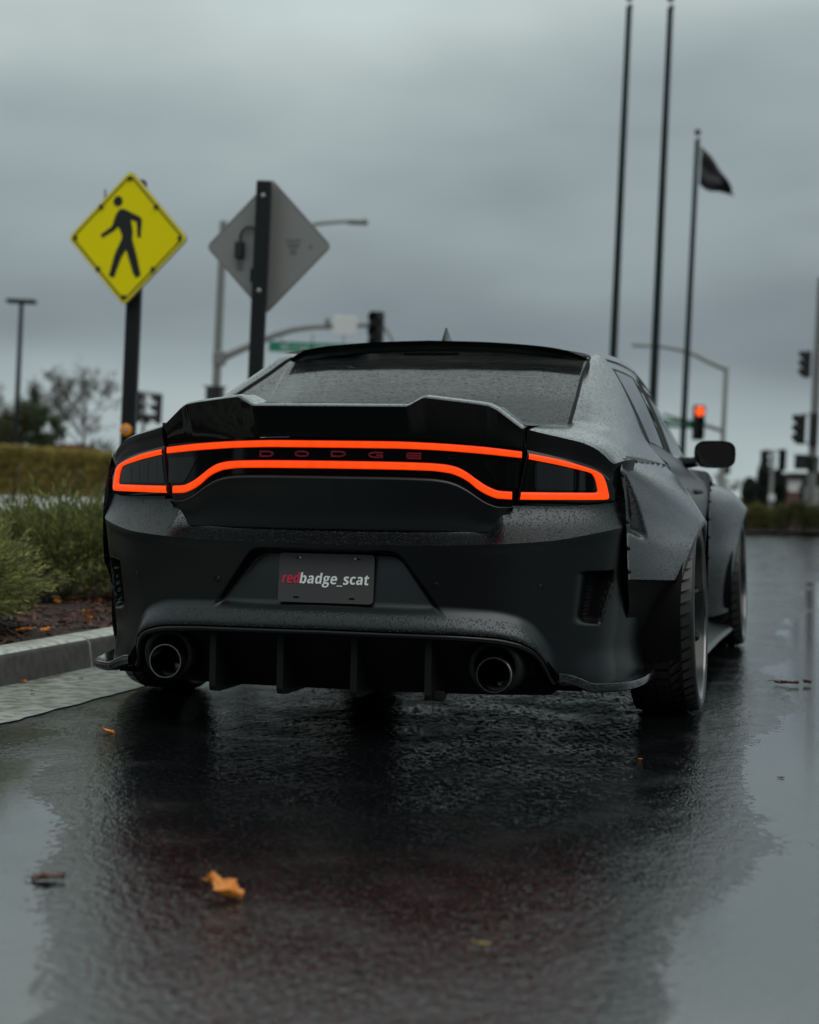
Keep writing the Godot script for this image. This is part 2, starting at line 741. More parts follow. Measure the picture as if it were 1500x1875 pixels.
	mat("pole_grey", Color(0.27, 0.28, 0.265), 0.6)
	mat("signal_black", grey(0.008), 0.6)
	mat("lens_off", grey(0.02), 0.3)
	mat("button_orange", Color(0.80, 0.27, 0.01), 0.35)
	mat("button_steel", grey(0.5), 0.35, 0.6)
	mat("cable", grey(0.02), 0.5)
	mat("sticker", grey(0.16), 0.5)
	mat("flag_cloth", Color(0.028, 0.027, 0.032), 0.85)
	mat("brick_wall", Color(0.14, 0.075, 0.06), 0.85)
	mat("roof_red", Color(0.18, 0.055, 0.03), 0.85)
	mat("dark_brick", Color(0.035, 0.030, 0.028), 0.9)
	mat("render_white", Color(0.62, 0.63, 0.62), 0.8)
	mat("window_dark", grey(0.02), 0.15)
	var red := mat("signal_red", Color(0.6, 0.02, 0.01), 0.3)
	red.emission_enabled = true
	red.emission = Color(1.0, 0.10, 0.015).linear_to_srgb()
	red.emission_energy_multiplier = 1.5


# ------------------------------------------------------------------ the car

var BUMPER := []       # plan of the rear bumper: [x, z, nx, nz] from the middle to the wheel seam
var U_TAB := PackedFloat32Array([0, -1.105, 0.15, -1.101, 0.3, -1.088, 0.45, -1.058, 0.552, -1.031, 0.70, -0.962, 0.78, -0.909, 0.826, -0.869, 0.86, -0.82, 0.88, -0.77, 0.893, -0.72])
var CREASE := PackedFloat32Array([0, 0.602, 0.35, 0.606, 0.66, 0.624, 0.82, 0.655, 0.88, 0.672, 0.91, 0.68])
var SHELF_TOP := PackedFloat32Array([0, 0.650, 0.487, 0.650, 0.508, 0.655, 0.534, 0.692, 0.549, 0.722, 0.558, 0.731, 0.60, 0.731, 0.70, 0.731, 0.80, 0.736, 0.845, 0.742, 0.87, 0.765, 0.91, 0.80])
var SHELF_IN := PackedFloat32Array([0, 0.088, 0.42, 0.088, 0.55, 0.095, 0.70, 0.078, 0.80, 0.055, 0.845, 0.038, 0.88, 0.022, 0.91, 0.015])
var ARCH := PackedFloat32Array([0, 0.345, 0.37, 0.342, 0.516, 0.336, 0.59, 0.322, 0.636, 0.300, 0.67, 0.270, 0.70, 0.232, 0.727, 0.195, 0.75, 0.180, 0.91, 0.176])
var FACE_IN := PackedFloat32Array([0, 0.0, 0.012, 0.0015, 0.03, 0.005, 0.10, 0.013, 0.20, 0.026, 0.26, 0.034, 0.5, 0.06])


func bumper_plan() -> void:
	var c := []
	for q in [[0, -1.195], [0.10, -1.194], [0.2, -1.19], [0.28, -1.184], [0.36, -1.175], [0.44, -1.161], [0.52, -1.141], [0.595, -1.113], [0.66, -1.08], [0.72, -1.037], [0.775, -0.988], [0.815, -0.943], [0.848, -0.893], [0.872, -0.838], [0.889, -0.78]]:
		c.append(Vector3(q[0], 0, q[1]))
	var n := 300
	for i in n + 1:
		var p := cat(c, float(i) / n)
		var a := cat(c, maxf(0.0, float(i) / n - 0.01))
		var b := cat(c, minf(1.0, float(i) / n + 0.01))
		var d := (b - a).normalized()
		if i == 0:
			d = Vector3(1, 0, 0)
		BUMPER.append([p.x, p.z, d.z, -d.x])   # outward: to the rear and side


func smooth(a: float, b: float, x: float) -> float:
	var t := clampf((x - a) / (b - a), 0.0, 1.0)
	return t * t * (3.0 - 2.0 * t)


func bumper_in(x: float, y: float) -> float:
	# how far the painted skin lies inside the plan outline
	var yc := tab(CREASE, x)
	if y >= yc:
		var v := clampf((y - yc) / maxf(tab(SHELF_TOP, x) - yc, 0.001), 0.0, 1.0)
		var s := sin(v * PI * 0.5)
		return tab(SHELF_IN, x) * lerpf(v, s, 0.75)
	var off := tab(FACE_IN, yc - y)
	# lip above the diffuser
	var ya := tab(ARCH, x)
	var lip := (1.0 - smooth(0.0, 0.085, y - ya)) * (1.0 - smooth(0.62, 0.74, x))
	off -= 0.046 * lip
	# number plate recess
	if x < 0.40 and y < 0.60:
		var d1 := 0.588 - y
		var d2 := (0.246 + (0.575 - y) * 0.745 - x) * 0.80
		var k := 0.03
		var hh := clampf(0.5 + 0.5 * (d2 - d1) / k, 0.0, 1.0)
		var d := lerpf(d2, d1, hh) - k * hh * (1.0 - hh)
		var wall := smooth(0.0, 0.020, d)
		off += wall * maxf(0.062 + (y - 0.573) * 0.30, 0.0) * smooth(0.375, 0.42, y)
	# air outlet in the corner
	if x > 0.70 and y < 0.56 and y > 0.33:
		var right := 0.868 - maxf(0.0, 0.50 - y) * 0.155
		var top := 0.535 - y
		var low := y - (0.362 + (0.86 - x) * 0.03)
		var edge := smooth(0.0, 0.012, top) * smooth(0.0, 0.03, low) * smooth(0.0, 0.007, right - x)
		off += 0.060 * smooth(0.75, 0.855, x) * edge
	# lower corner flares out a little over the winglet
	off -= 0.02 * smooth(0.30, 0.18, y) * smooth(0.74, 0.84, x)
	return off


func bumper_point(s: float, y: float, extra := 0.0) -> Vector3:
	# s from -1 to 1 round the bumper
	var q: Array = BUMPER[int(round(absf(s) * 300.0))]
	var off := bumper_in(q[0], y) - extra
	return cv(signf(s) * (q[0] - q[2] * off) if s != 0.0 else 0.0, y, q[1] - q[3] * off)


func bumper_s(x: float) -> float:
	for i in 301:
		if BUMPER[i][0] >= x:
			return i / 300.0
	return 1.0


func on_u(x: float, y: float, out := 0.0) -> Vector3:
	# the upper rear skin (lamps, light panel, boot lid)
	var ax := absf(x)
	var z := tab(U_TAB, ax)
	var dz := (tab(U_TAB, ax + 0.01) - tab(U_TAB, maxf(ax - 0.01, 0.0))) / (0.02 if ax > 0.01 else 0.01 + ax)
	if ax < 0.01:
		dz = 0.0
	var l := sqrt(1.0 + dz * dz)
	return cv(signf(x) * (ax + dz / l * out), y, z - out / l)


func strip(top: PackedFloat32Array, low: PackedFloat32Array, x0: float, x1: float, n: int, out: float, m := 4, lin := false) -> ArrayMesh:
	# a band on the upper rear skin between two height curves, with turned-in edges
	var rows := [[0.0, -0.008], [0.0, 0.6 * out], [0.12, out]]
	for k in m:
		rows.append([0.12 + 0.76 * (k + 1.0) / m, out])
	rows.append_array([[1.0, 0.6 * out], [1.0, -0.008]])
	var c := rows.size() - 1
	return surf(n, c, func(u: float, v: float) -> Vector3:
		var x := lerpf(x0, x1, u)
		var r: Array = rows[int(round(v * c))]
		var ax := absf(x)
		return on_u(x, lerpf(tab(low, ax), tab(top, ax), r[0]), r[1]))


func build_car() -> void:
	bumper_plan()
	var car := thing("car", "satin black wide-bodied sedan with glowing orange tail light bar, parked at the kerb", "car")
	road_frame(car)
	rear_end(car)
	boot(car)
	tail_lamps(car)
	greenhouse(car)
	sides(car)
	flares(car)
	diffuser(car)
	wheels(car)
	plate(car)
	front(car)


func rear_end(car: Node3D) -> void:
	var face := surf(600, 110, func(u: float, v: float) -> Vector3:
		var s := u * 2.0 - 1.0
		var x: float = BUMPER[int(round(absf(s) * 300.0))][0]
		return bumper_point(s, lerpf(tab(CREASE, x) - 0.0005, (tab(ARCH, x) + 0.050 * (1.0 - smooth(0.58, 0.70, x)) + 0.0005), v)))
	var b := obj("rear_bumper", face, M.satin, car)
	obj("bumper_lip", surf(600, 20, func(u: float, v: float) -> Vector3:
		var s := u * 2.0 - 1.0
		var x: float = BUMPER[int(round(absf(s) * 300.0))][0]
		return bumper_point(s, lerpf((tab(ARCH, x) + 0.050 * (1.0 - smooth(0.58, 0.70, x)) + 0.0005), tab(ARCH, x), v))), M.satin_drops, b)
	obj("bumper_shelf", surf(600, 26, func(u: float, v: float) -> Vector3:
		var s := u * 2.0 - 1.0
		var x: float = BUMPER[int(round(absf(s) * 300.0))][0]
		return bumper_point(s, lerpf(tab(SHELF_TOP, x), tab(CREASE, x), v))), M.satin_drops, b)
	# turned-under lower edge
	obj("lower_edge", surf(300, 2, func(u: float, v: float) -> Vector3:
		var s := u * 2.0 - 1.0
		var x: float = BUMPER[int(round(absf(s) * 300.0))][0]
		return bumper_point(s, tab(ARCH, x), -v * 0.05)), M.satin, b)
	for x in [-0.672, -0.35, 0.347, 0.66]:
		var s := bumper_s(absf(x)) * signf(x)
		var y := 0.485
		var p := bumper_point(s, y, 0.0)
		var dx := bumper_point(s + 0.01, y) - bumper_point(s - 0.01, y)
		var dy := bumper_point(s, y + 0.006) - bumper_point(s, y - 0.006)
		var nn := dx.cross(dy).normalized()
		if nn.z < 0:
			nn = -nn
		var o := obj("parking_sensor", lathe([[0.0125, -0.004], [0.0125, 0.0012], [0.0105, 0.0016], [0.0103, 0.0002], [0.0085, 0.0004], [0.0075, 0.0014], [0.0001, 0.0016]], 24), M.satin, b)
		o.transform = Transform3D(Basis(Quaternion(Vector3.UP, nn)), p)
	# honeycomb in the corner outlets
	for sd in [-1.0, 1.0]:
		var cells := []
		for r in 13:
			for k in 4:
				var y := 0.378 + r * 0.0125
				var xx := 0.829 + k * 0.0125 + (0.00625 if r % 2 else 0.0) - maxf(0.0, 0.50 - y) * 0.155
				var right := 0.866 - maxf(0.0, 0.50 - y) * 0.155
				if xx > right + 0.004 or y > 0.526:
					continue
				var s0: float = bumper_s(xx) * sd
				var ctr := bumper_point(s0, y, 0.004)
				var ring := []
				for q in 7:
					var a := q * TAU / 6.0 + PI / 6.0
					ring.append(ctr + Vector3(sd * cos(a) * 0.0053, sin(a) * 0.0068, -cos(a) * 0.0048))
				cells.append(tube(ring, 0.0012, 0.0012, 4, false))
		obj("vent_grille", join(cells), M.plastic, b).set_meta("kind", "stuff")
	for sd in [-1.0, 1.0]:  # dark sheet over the outlet floor, standing in for the shade inside
		obj("vent_shade_sheet", surf(16, 14, func(u: float, v: float) -> Vector3:
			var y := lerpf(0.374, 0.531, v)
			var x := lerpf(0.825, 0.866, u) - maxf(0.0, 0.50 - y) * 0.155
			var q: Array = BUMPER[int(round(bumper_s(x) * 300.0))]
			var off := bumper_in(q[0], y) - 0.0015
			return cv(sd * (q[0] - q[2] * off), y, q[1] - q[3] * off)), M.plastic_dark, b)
	# bumper flanks, running forward to the wheel under the arch seam
	var seam := PackedFloat32Array([-0.80, 0.53, -0.74, 0.475, -0.66, 0.415, -0.57, 0.345, -0.50, 0.27, -0.455, 0.185])
	var flank := surf(24, 20, func(u: float, v: float) -> Vector3:
		var y := lerpf(tab(seam, lerpf(-0.79, -0.456, u)), 0.176, v)
		var p := bumper_point(1.0, y)
		return Vector3(p.x + 0.055 * (1.0 - (1.0 - u) * (1.0 - u)), y, lerpf(p.z, 0.456, u)), true)
	for sd in [1.0, -1.0]:
		obj("bumper_flank", flank if sd > 0 else mirror(flank), M.satin, b)
	# winglets under the corners
	var path := []
	for i in 13:
		var q: Array = BUMPER[int(round(lerpf(bumper_s(0.722), 1.0, i / 12.0) * 300.0))]
		path.append(Vector3(q[0], 0, q[1]))
	for q in [[0.905, -0.70], [0.915, -0.62], [0.92, -0.55], [0.92, -0.50]]:
		path.append(Vector3(q[0], 0, q[1]))
	var wing := surf(60, 8, func(u: float, v: float) -> Vector3:
		var p := cat(path, u)
		var d := (cat(path, minf(u + 0.02, 1.0)) - cat(path, maxf(u - 0.02, 0.0))).normalized()
		var nn := Vector3(d.z, 0, -d.x)
		var reach := 0.010 + 0.052 * smooth(0.0, 0.6, u)
		var lip := [[-0.05, 0.0], [0.0, 0.005], [0.6, 0.008], [0.93, 0.016], [1.0, 0.013], [1.0, -0.008], [0.9, -0.013], [0.3, -0.013], [-0.05, -0.013]]
		var r: Array = lip[int(round(v * 8))]
		var y: float = lerpf(0.205, 0.172, smooth(0.0, 0.3, u)) + r[1] + 0.014 * smooth(0.75, 1.0, u)
		var off: float = r[0] * reach - 0.035
		return cv(p.x + nn.x * off, y, p.z + nn.z * off))
	for sd in [1.0, -1.0]:
		obj("corner_winglet", wing if sd > 0 else mirror(wing), M.gloss_wet, b)


func boot(car: Node3D) -> void:
	var top := PackedFloat32Array([0, 0.814, 0.178, 0.814, 0.3, 0.812, 0.348, 0.807, 0.384, 0.797, 0.42, 0.778, 0.45, 0.757, 0.479, 0.739, 0.514, 0.728, 0.556, 0.726])
	var low := PackedFloat32Array([0, 0.642, 0.45, 0.642, 0.488, 0.646, 0.512, 0.655, 0.531, 0.673, 0.545, 0.699, 0.553, 0.720, 0.556, 0.725])
	var rows := [[0.0, -0.03], [0.0, 0.006], [0.015, 0.011], [0.06, 0.012], [0.2, 0.010], [0.4, 0.0095], [0.6, 0.012], [0.8, 0.017], [0.93, 0.021], [0.975, 0.019], [1.0, 0.010], [1.0, -0.02]]
	var lid := obj("boot_lid", surf(160, rows.size() - 1, func(u: float, v: float) -> Vector3:
		var x := lerpf(-0.556, 0.556, u)
		var r: Array = rows[int(round(v * (rows.size() - 1)))]
		var ax := absf(x)
		return on_u(x, lerpf(tab(low, ax), tab(top, ax), r[0]), r[1])), M.satin, car)
	# dark gap behind the lid edges
	obj("boot_seal", surf(80, 8, func(u: float, v: float) -> Vector3:
		var x := lerpf(-0.60, 0.60, u)
		return on_u(x, lerpf(0.60, 0.93, v), -0.03)), M.seal, lid)
	# boot top between spoiler and rear window
	obj("boot_top", surf(40, 20, func(u: float, v: float) -> Vector3:
		var x := lerpf(-0.615, 0.615, u)
		var z := lerpf(-1.0, -0.46, v)
		return cv(x * lerpf(0.97, 1.03, v), lerpf(0.978, 1.0, v) + 0.028 * (1.0 - pow(absf(x) / 0.62, 2.4)), z)), M.satin_wet, lid)
	# gloss panel of the light band
	var ptop := PackedFloat32Array([0, 0.934, 0.298, 0.927, 0.59, 0.905])
	var plow := PackedFloat32Array([0, 0.817, 0.178, 0.817, 0.3, 0.815, 0.348, 0.810, 0.384, 0.800, 0.42, 0.781, 0.45, 0.760, 0.479, 0.742, 0.514, 0.731, 0.56, 0.729])
	var panel := obj("light_panel", surf(160, 10, func(u: float, v: float) -> Vector3:
		var xn := u * 2.0 - 1.0
		var ax := absf(xn) * 0.575
		var y := lerpf(tab(plow, ax), tab(ptop, ax), v)
		var x := xn * (0.556 + (y - 0.733) * 0.178 - 0.0015)
		# the middle is a shallow channel
		return on_u(x, y, 0.003)), M.gloss, car)
	var ut := PackedFloat32Array([0, 0.922, 0.176, 0.922, 0.298, 0.919, 0.447, 0.911, 0.577, 0.898])
	var ul := PackedFloat32Array([0, 0.8995, 0.177, 0.8995, 0.299, 0.897, 0.447, 0.8885, 0.578, 0.877])
	var lt := PackedFloat32Array([0, 0.8595, 0.178, 0.859, 0.299, 0.857, 0.347, 0.854, 0.383, 0.847, 0.413, 0.833, 0.443, 0.812, 0.479, 0.789, 0.514, 0.776, 0.551, 0.774])
	var ll := PackedFloat32Array([0, 0.835, 0.178, 0.8345, 0.300, 0.833, 0.360, 0.827, 0.390, 0.818, 0.420, 0.802, 0.449, 0.779, 0.479, 0.762, 0.514, 0.751, 0.551, 0.7495])
	for q in [[ut, ul, 0.577], [lt, ll, 0.551]]:
		obj("light_bar", strip(q[0], q[1], -q[2], q[2], 160, 0.0085), M.tail_glow, panel)
	# smoked inner lenses between the bars
	for sd in [-1.0, 1.0]:
		obj("inner_lens", surf(24, 8, func(u: float, v: float) -> Vector3:
			var lo := lerpf(0.86, 0.784, smooth(0.0, 0.55, u))
			var y := lerpf(lo, 0.868 - 0.004 * u, v)
			return on_u(sd * lerpf(0.455, 0.570, u), y, 0.0055)), M.smoked, panel)
	badge(panel)
	spoiler(car)


func badge(panel: Node3D) -> void:
	var w := 0.0205
	var h := 0.0072
	var glyph := {
		"d": [[[-1, -1], [-1, 1], [0.3, 1], [0.8, 0.7], [1, 0.2], [1, -0.2], [0.8, -0.7], [0.3, -1], [-1, -1]]],
		"o": [[[0, 1], [0.55, 0.9], [0.92, 0.5], [1, 0], [0.92, -0.5], [0.55, -0.9], [0, -1], [-0.55, -0.9], [-0.92, -0.5], [-1, 0], [-0.92, 0.5], [-0.55, 0.9], [0, 1]]],
		"g": [[[1, 0.95], [-0.2, 1], [-0.75, 0.75], [-1, 0.2], [-1, -0.2], [-0.75, -0.75], [-0.2, -1], [1, -1], [1, -0.1], [0.2, -0.1]]],
		"e": [[[1, 1], [-0.9, 1], [-1, 0.8], [-1, -0.8], [-0.9, -1], [1, -1]], [[-0.95, 0], [0.95, 0]]],
	}
	var at := [-0.217, -0.1, 0.018, 0.137, 0.256]
	var k := 0
	for ch in ["d", "o", "d", "g", "e"]:
		var list := []
		for line_ in glyph[ch]:
			for i in line_.size() - 1:
				var a := Vector2(line_[i][0] * w, line_[i][1] * h)
				var b := Vector2(line_[i + 1][0] * w, line_[i + 1][1] * h)
				var d := (b - a).normalized() * 0.0024
				var n := Vector2(-d.y, d.x) * 1.15
				var q := PackedVector2Array([a - d - n, b + d - n, b + d + n, a - d + n])
				list.append(extrude(q, 0.005, 0.0008))
		var p := on_u(at[k], 0.8805 - absf(at[k]) * 0.012, 0.0085)
		var o := obj("letter", join(list), M.badge_red, panel)
		o.transform = Transform3D(Basis(Vector3.UP, -atan2(on_u(at[k] + 0.02, 0.88).z - on_u(at[k] - 0.02, 0.88).z, 0.04)), p)
		k += 1
	var em := []
	for q in [[0, 1], [0, -1]]:
		em.append(cbox(0.024, 0.0016, 0.002, 0.0004, Vector3(0, q[1] * 0.0055, 0)))
		em.append(cbox(0.0016, 0.0126, 0.002, 0.0004, Vector3(q[1] * 0.0115, 0, 0)))
	var e := obj("emblem", join(em), M.plastic, panel)
	e.transform = Transform3D(Basis(Vector3.UP, 0.16), on_u(0.372, 0.8765, 0.0045))


func spoiler(car: Node3D) -> void:
	var yt := PackedFloat32Array([0, 1.025, 0.243, 1.025, 0.252, 1.028, 0.292, 1.051, 0.302, 1.0525, 0.45, 1.037, 0.488, 1.031, 0.51, 1.020, 0.58, 0.966, 0.588, 0.962])
	var zt := PackedFloat32Array([0, -1.168, 0.25, -1.164, 0.3, -1.157, 0.48, -1.105, 0.588, -1.05])
	var yb := PackedFloat32Array([0, 0.936, 0.298, 0.929, 0.588, 0.907])
	var up := PackedFloat32Array([0, 0.010, 0.24, 0.010, 0.30, 0.004, 0.588, 0.004])
	var xs := func(u: float) -> float: return lerpf(-0.588, 0.588, u)
	var n := 392
	var s := obj("rear_spoiler", surf(n, 10, func(u: float, v: float) -> Vector3:
		var x: float = xs.call(u)
		var ax := absf(x)
		var p := on_u(x, lerp_tab(yb, ax), 0.004)
		var z := lerpf(-p.z, lerp_tab(zt, ax), pow(v, 1.25))
		return cv(p.x, lerpf(lerp_tab(yb, ax), lerp_tab(yt, ax), v), z), true), M.gloss, car)
	obj("upper_edge", surf(n, 5, func(u: float, v: float) -> Vector3:
		var x: float = xs.call(u)
		var ax := absf(x)
		var y := lerp_tab(yt, ax)
		var z := lerp_tab(zt, ax)
		var r: Array = [[0.0, 0.0], [0.004, 0.0035], [0.012, 0.007], [0.02, 0.0085], [0.035, 0.0105], [0.05, 0.0125]][int(round(v * 5))]
		return cv(x, y + r[1], z + r[0]), true), M.satin_wet, s)
	obj("upper_side", surf(n, 10, func(u: float, v: float) -> Vector3:
		var x: float = xs.call(u)
		var ax := absf(x)
		var y := lerp_tab(yt, ax) + 0.0125
		var z := lerp_tab(zt, ax) + 0.05
		var y2 := lerpf(y, y + lerp_tab(up, ax), smooth(0.0, 0.45, v))
		return cv(x, lerpf(y2, 0.985 + 0.02 * (1.0 - ax / 0.6), smooth(0.5, 1.0, v)), lerpf(z, -0.86, v)), true), M.gloss_wet, s)
	for sd in [-1.0, 1.0]:
		obj("end_cap", surf(2, 6, func(u: float, v: float) -> Vector3:
			var x: float = 0.588 * sd
			var z := lerpf(-1.05, -0.86, v)
			return cv(x, lerpf(0.90, lerpf(0.975, 0.985, v), u), z + (0.02 if u < 0.5 else 0.0))), M.gloss, s)


func band(outer: Array, inner: Array, n: int, out: float, sd: float) -> ArrayMesh:
	# a glowing ring between two outlines on the upper rear skin
	var o := []
	var q := []
	for p in outer:
		o.append(Vector3(p[0], p[1], 0))
	for p in inner:
		q.append(Vector3(p[0], p[1], 0))
	var rows := [[0.0, -0.006], [0.0, out * 0.5], [0.1, out], [0.5, out * 1.15], [0.9, out], [1.0, out * 0.5], [1.0, -0.006]]
	return surf(n, 6, func(u: float, v: float) -> Vector3:
		var r: Array = rows[int(round(v * 6))]
		var a := cat(o, u).lerp(cat(q, u), r[0])
		return on_u(sd * a.x, a.y, r[1]), sd > 0)


func tail_lamps(car: Node3D) -> void:
	var ht := PackedFloat32Array([0.55, 0.912, 0.588, 0.905, 0.649, 0.894, 0.711, 0.882, 0.774, 0.864, 0.805, 0.848, 0.83, 0.822, 0.842, 0.797, 0.849, 0.768])
	var hl := PackedFloat32Array([0.55, 0.733, 0.745, 0.733, 0.825, 0.738, 0.840, 0.742, 0.849, 0.752])
	# outlines walk from the inner top round the outside to the inner bottom
	var outer := [[0.597, 0.892], [0.640, 0.885], [0.682, 0.877], [0.727, 0.865], [0.766, 0.853], [0.793, 0.842], [0.809, 0.829], [0.818, 0.808], [0.824, 0.783], [0.827, 0.764], [0.821, 0.7555], [0.79, 0.7535], [0.74, 0.7525], [0.683, 0.7515], [0.63, 0.7505], [0.574, 0.750]]
	var inner := [[0.597, 0.8745], [0.639, 0.867], [0.681, 0.859], [0.726, 0.849], [0.758, 0.8415], [0.776, 0.835], [0.785, 0.822], [0.790, 0.806], [0.793, 0.790], [0.794, 0.782], [0.789, 0.7765], [0.77, 0.7755], [0.73, 0.7748], [0.682, 0.774], [0.63, 0.7735], [0.577, 0.773]]
	for sd in [-1.0, 1.0]:
		var lamp := obj("tail_lamp", surf(70, 10, func(u: float, v: float) -> Vector3:
			var x := lerpf(0.561, 0.8495, u)
			var y := lerpf(tab(hl, x), tab(ht, x), v)
			var xx := x + (y - 0.733) * 0.178 * (1.0 - u)
			var edge := minf(minf(v, 1.0 - v) * 10.0, minf(u * 70.0, (1.0 - u) * 40.0))
			return on_u(sd * xx, y, -0.012 if edge < 0.5 else 0.004), sd > 0), M.gloss, car)
		obj("light_ring", band(outer, inner, 150, 0.0085, sd), M.tail_glow, lamp)
		obj("inner_lens", surf(30, 6, func(u: float, v: float) -> Vector3:
			var x := lerpf(0.585, 0.781, u)
			var tt := PackedFloat32Array([0.58, 0.870, 0.681, 0.853, 0.758, 0.836, 0.781, 0.824])
			return on_u(sd * (x + (1.0 - u) * v * 0.014), lerpf(0.782, tab(tt, x), v), 0.006), sd > 0), M.smoked, lamp)
		for k in 4:
			var x := 0.617 + k * 0.038
			var rib := []
			for i in 6:
				rib.append(on_u(sd * x, lerpf(0.785, 0.858 - k * 0.007, i / 5.0), 0.0062))
			obj("reflector_rib", tube(rib, 0.0007, 0.0007, 4), M.lamp_inner, lamp)


func greenhouse(car: Node3D) -> void:
	# rear window
	var el := pts([[0.655, 0.985, -0.56], [0.645, 1.010, -0.50], [0.630, 1.105, -0.25], [0.606, 1.206, 0.05], [0.597, 1.287, 0.30], [0.585, 1.31, 0.42]])
	var glass := surf(60, 40, func(u: float, v: float) -> Vector3:
		var e := cat(el, v)
		var k := u * 2.0 - 1.0
		var b := 1.0 - k * k
		return Vector3(e.x * k, e.y + 0.028 * b * (0.6 + 0.4 * v), e.z + 0.055 * b), true)
	var w := obj("rear_window", glass, M.glass_rear, car)
	var lines := []
	for k in 14:
		var v := 0.10 + k * 0.047
		var path := []
		for i in 17:
			var kk := lerpf(-0.86, 0.86, i / 16.0)
			var e := cat(el, v)
			var b := 1.0 - kk * kk
			path.append(Vector3(e.x * kk, e.y + 0.028 * b * (0.6 + 0.4 * v) - 0.004, e.z + 0.055 * b))
		lines.append(tube(path, 0.0008, 0.0008, 3, false))
	obj("heating_lines", join(lines), M.bolt_steel, w)
	for sd in [-1.0, 1.0]:
		var edge := []
		for i in 13:
			edge.append(cat(el, lerpf(0.0, 0.84, i / 12.0)) * Vector3(sd, 1, 1) + Vector3(sd * 0.002, 0.001, 0.002))
		obj("window_seal", tube(edge, 0.006, 0.006, 6), M.seal, w)
	# what is dimly behind the glass
	var cabin := obj("cabin", surf(8, 8, func(u: float, v: float) -> Vector3: return cv(lerpf(-0.6, 0.6, u), lerpf(0.93, 0.96, v), lerpf(-0.5, 0.6, v))), M.interior, car)
	for sd in [-0.34, 0.34]:
		obj("rear_seat", cbox(0.52, 0.40, 0.16, 0.06, cv(sd, 0.98, 0.35)), M.interior, cabin)
		obj("headrest", cbox(0.26, 0.13, 0.10, 0.045, cv(sd, 1.19, 0.30)), M.interior, cabin)
		obj("front_seat", cbox(0.5, 0.55, 0.16, 0.06, cv(sd * 1.1, 0.95, 1.25)), M.interior, cabin)
	# roof
	var rail := pts([[0.585, 1.305, 0.20], [0.578, 1.318, 0.45], [0.60, 1.332, 0.9], [0.605, 1.333, 1.3], [0.61, 1.318, 1.6], [0.635, 1.262, 1.95]])
	var mid := pts([[0, 1.350, 0.20], [0, 1.362, 0.45], [0, 1.374, 0.9], [0, 1.376, 1.3], [0, 1.366, 1.6], [0, 1.325, 1.9]])
	obj("roof", surf(50, 40, func(u: float, v: float) -> Vector3:
		var e := cat(rail, v)
		var c := cat(mid, v)
		var k := u * 2.0 - 1.0
		var b := 1.0 - pow(absf(k), 2.3)
		return Vector3(e.x * k, lerpf(e.y, c.y, b), lerpf(e.z, c.z, b)), true), M.gloss_wet, car)
	# visor over the rear window
	var vt := PackedFloat32Array([0, 1.350, 0.19, 1.346, 0.41, 1.333, 0.48, 1.325, 0.54, 1.311, 0.58, 1.296, 0.598, 1.287])
	var vb := PackedFloat32Array([0, 1.313, 0.2, 1.309, 0.42, 1.292, 0.52, 1.284, 0.58, 1.283, 0.598, 1.284])
	var vz := PackedFloat32Array([0, 0.165, 0.3, 0.185, 0.5, 0.23, 0.598, 0.30])
	var visor := obj("roof_spoiler", surf(120, 4, func(u: float, v: float) -> Vector3:
		var x := lerpf(-0.598, 0.598, u)
		var ax := absf(x)
		return cv(x, lerpf(tab(vb, ax), tab(vt, ax), v), tab(vz, ax) + 0.012 * (1.0 - v) + 0.004 * sin(v * PI)), true), M.trim_gloss, car)
	obj("visor_top", surf(120, 4, func(u: float, v: float) -> Vector3:
		var x := lerpf(-0.598, 0.598, u)
		var ax := absf(x)
		var z := tab(vz, ax)
		return cv(x, tab(vt, ax) + 0.003 * sin(v * PI * 0.5) + (0.012 if v > 0.9 else 0.014 * v) * (1.0 - ax / 0.6), lerpf(z, 0.42, v)), true), M.gloss_wet, visor)
	obj("visor_underside", surf(120, 3, func(u: float, v: float) -> Vector3:
		var x := lerpf(-0.598, 0.598, u)
		var ax := absf(x)
		return cv(x, tab(vb, ax) + 0.012 * v, lerpf(tab(vz, ax) + 0.012, 0.36, v))), M.plastic_dark, visor)
	obj("brake_light", cbox(0.22, 0.010, 0.012, 0.003, cv(0.0, 1.302, 0.215)), M.lamp_inner, visor)
	# shark-fin aerial
	var fin := surf(20, 10, func(u: float, v: float) -> Vector3:
		var t := v
		var half := lerpf(0.030, 0.0025, pow(t, 0.45))
		var z0 := lerpf(0.40, 0.46, t)
		var z1 := lerpf(0.60, 0.49, t)
		var a := u * TAU
		return cv(cos(a) * half, 1.362 + t * 0.066, lerpf(z0, z1, 0.5 + 0.5 * sin(a))))
	obj("aerial", fin, M.trim_gloss, car)


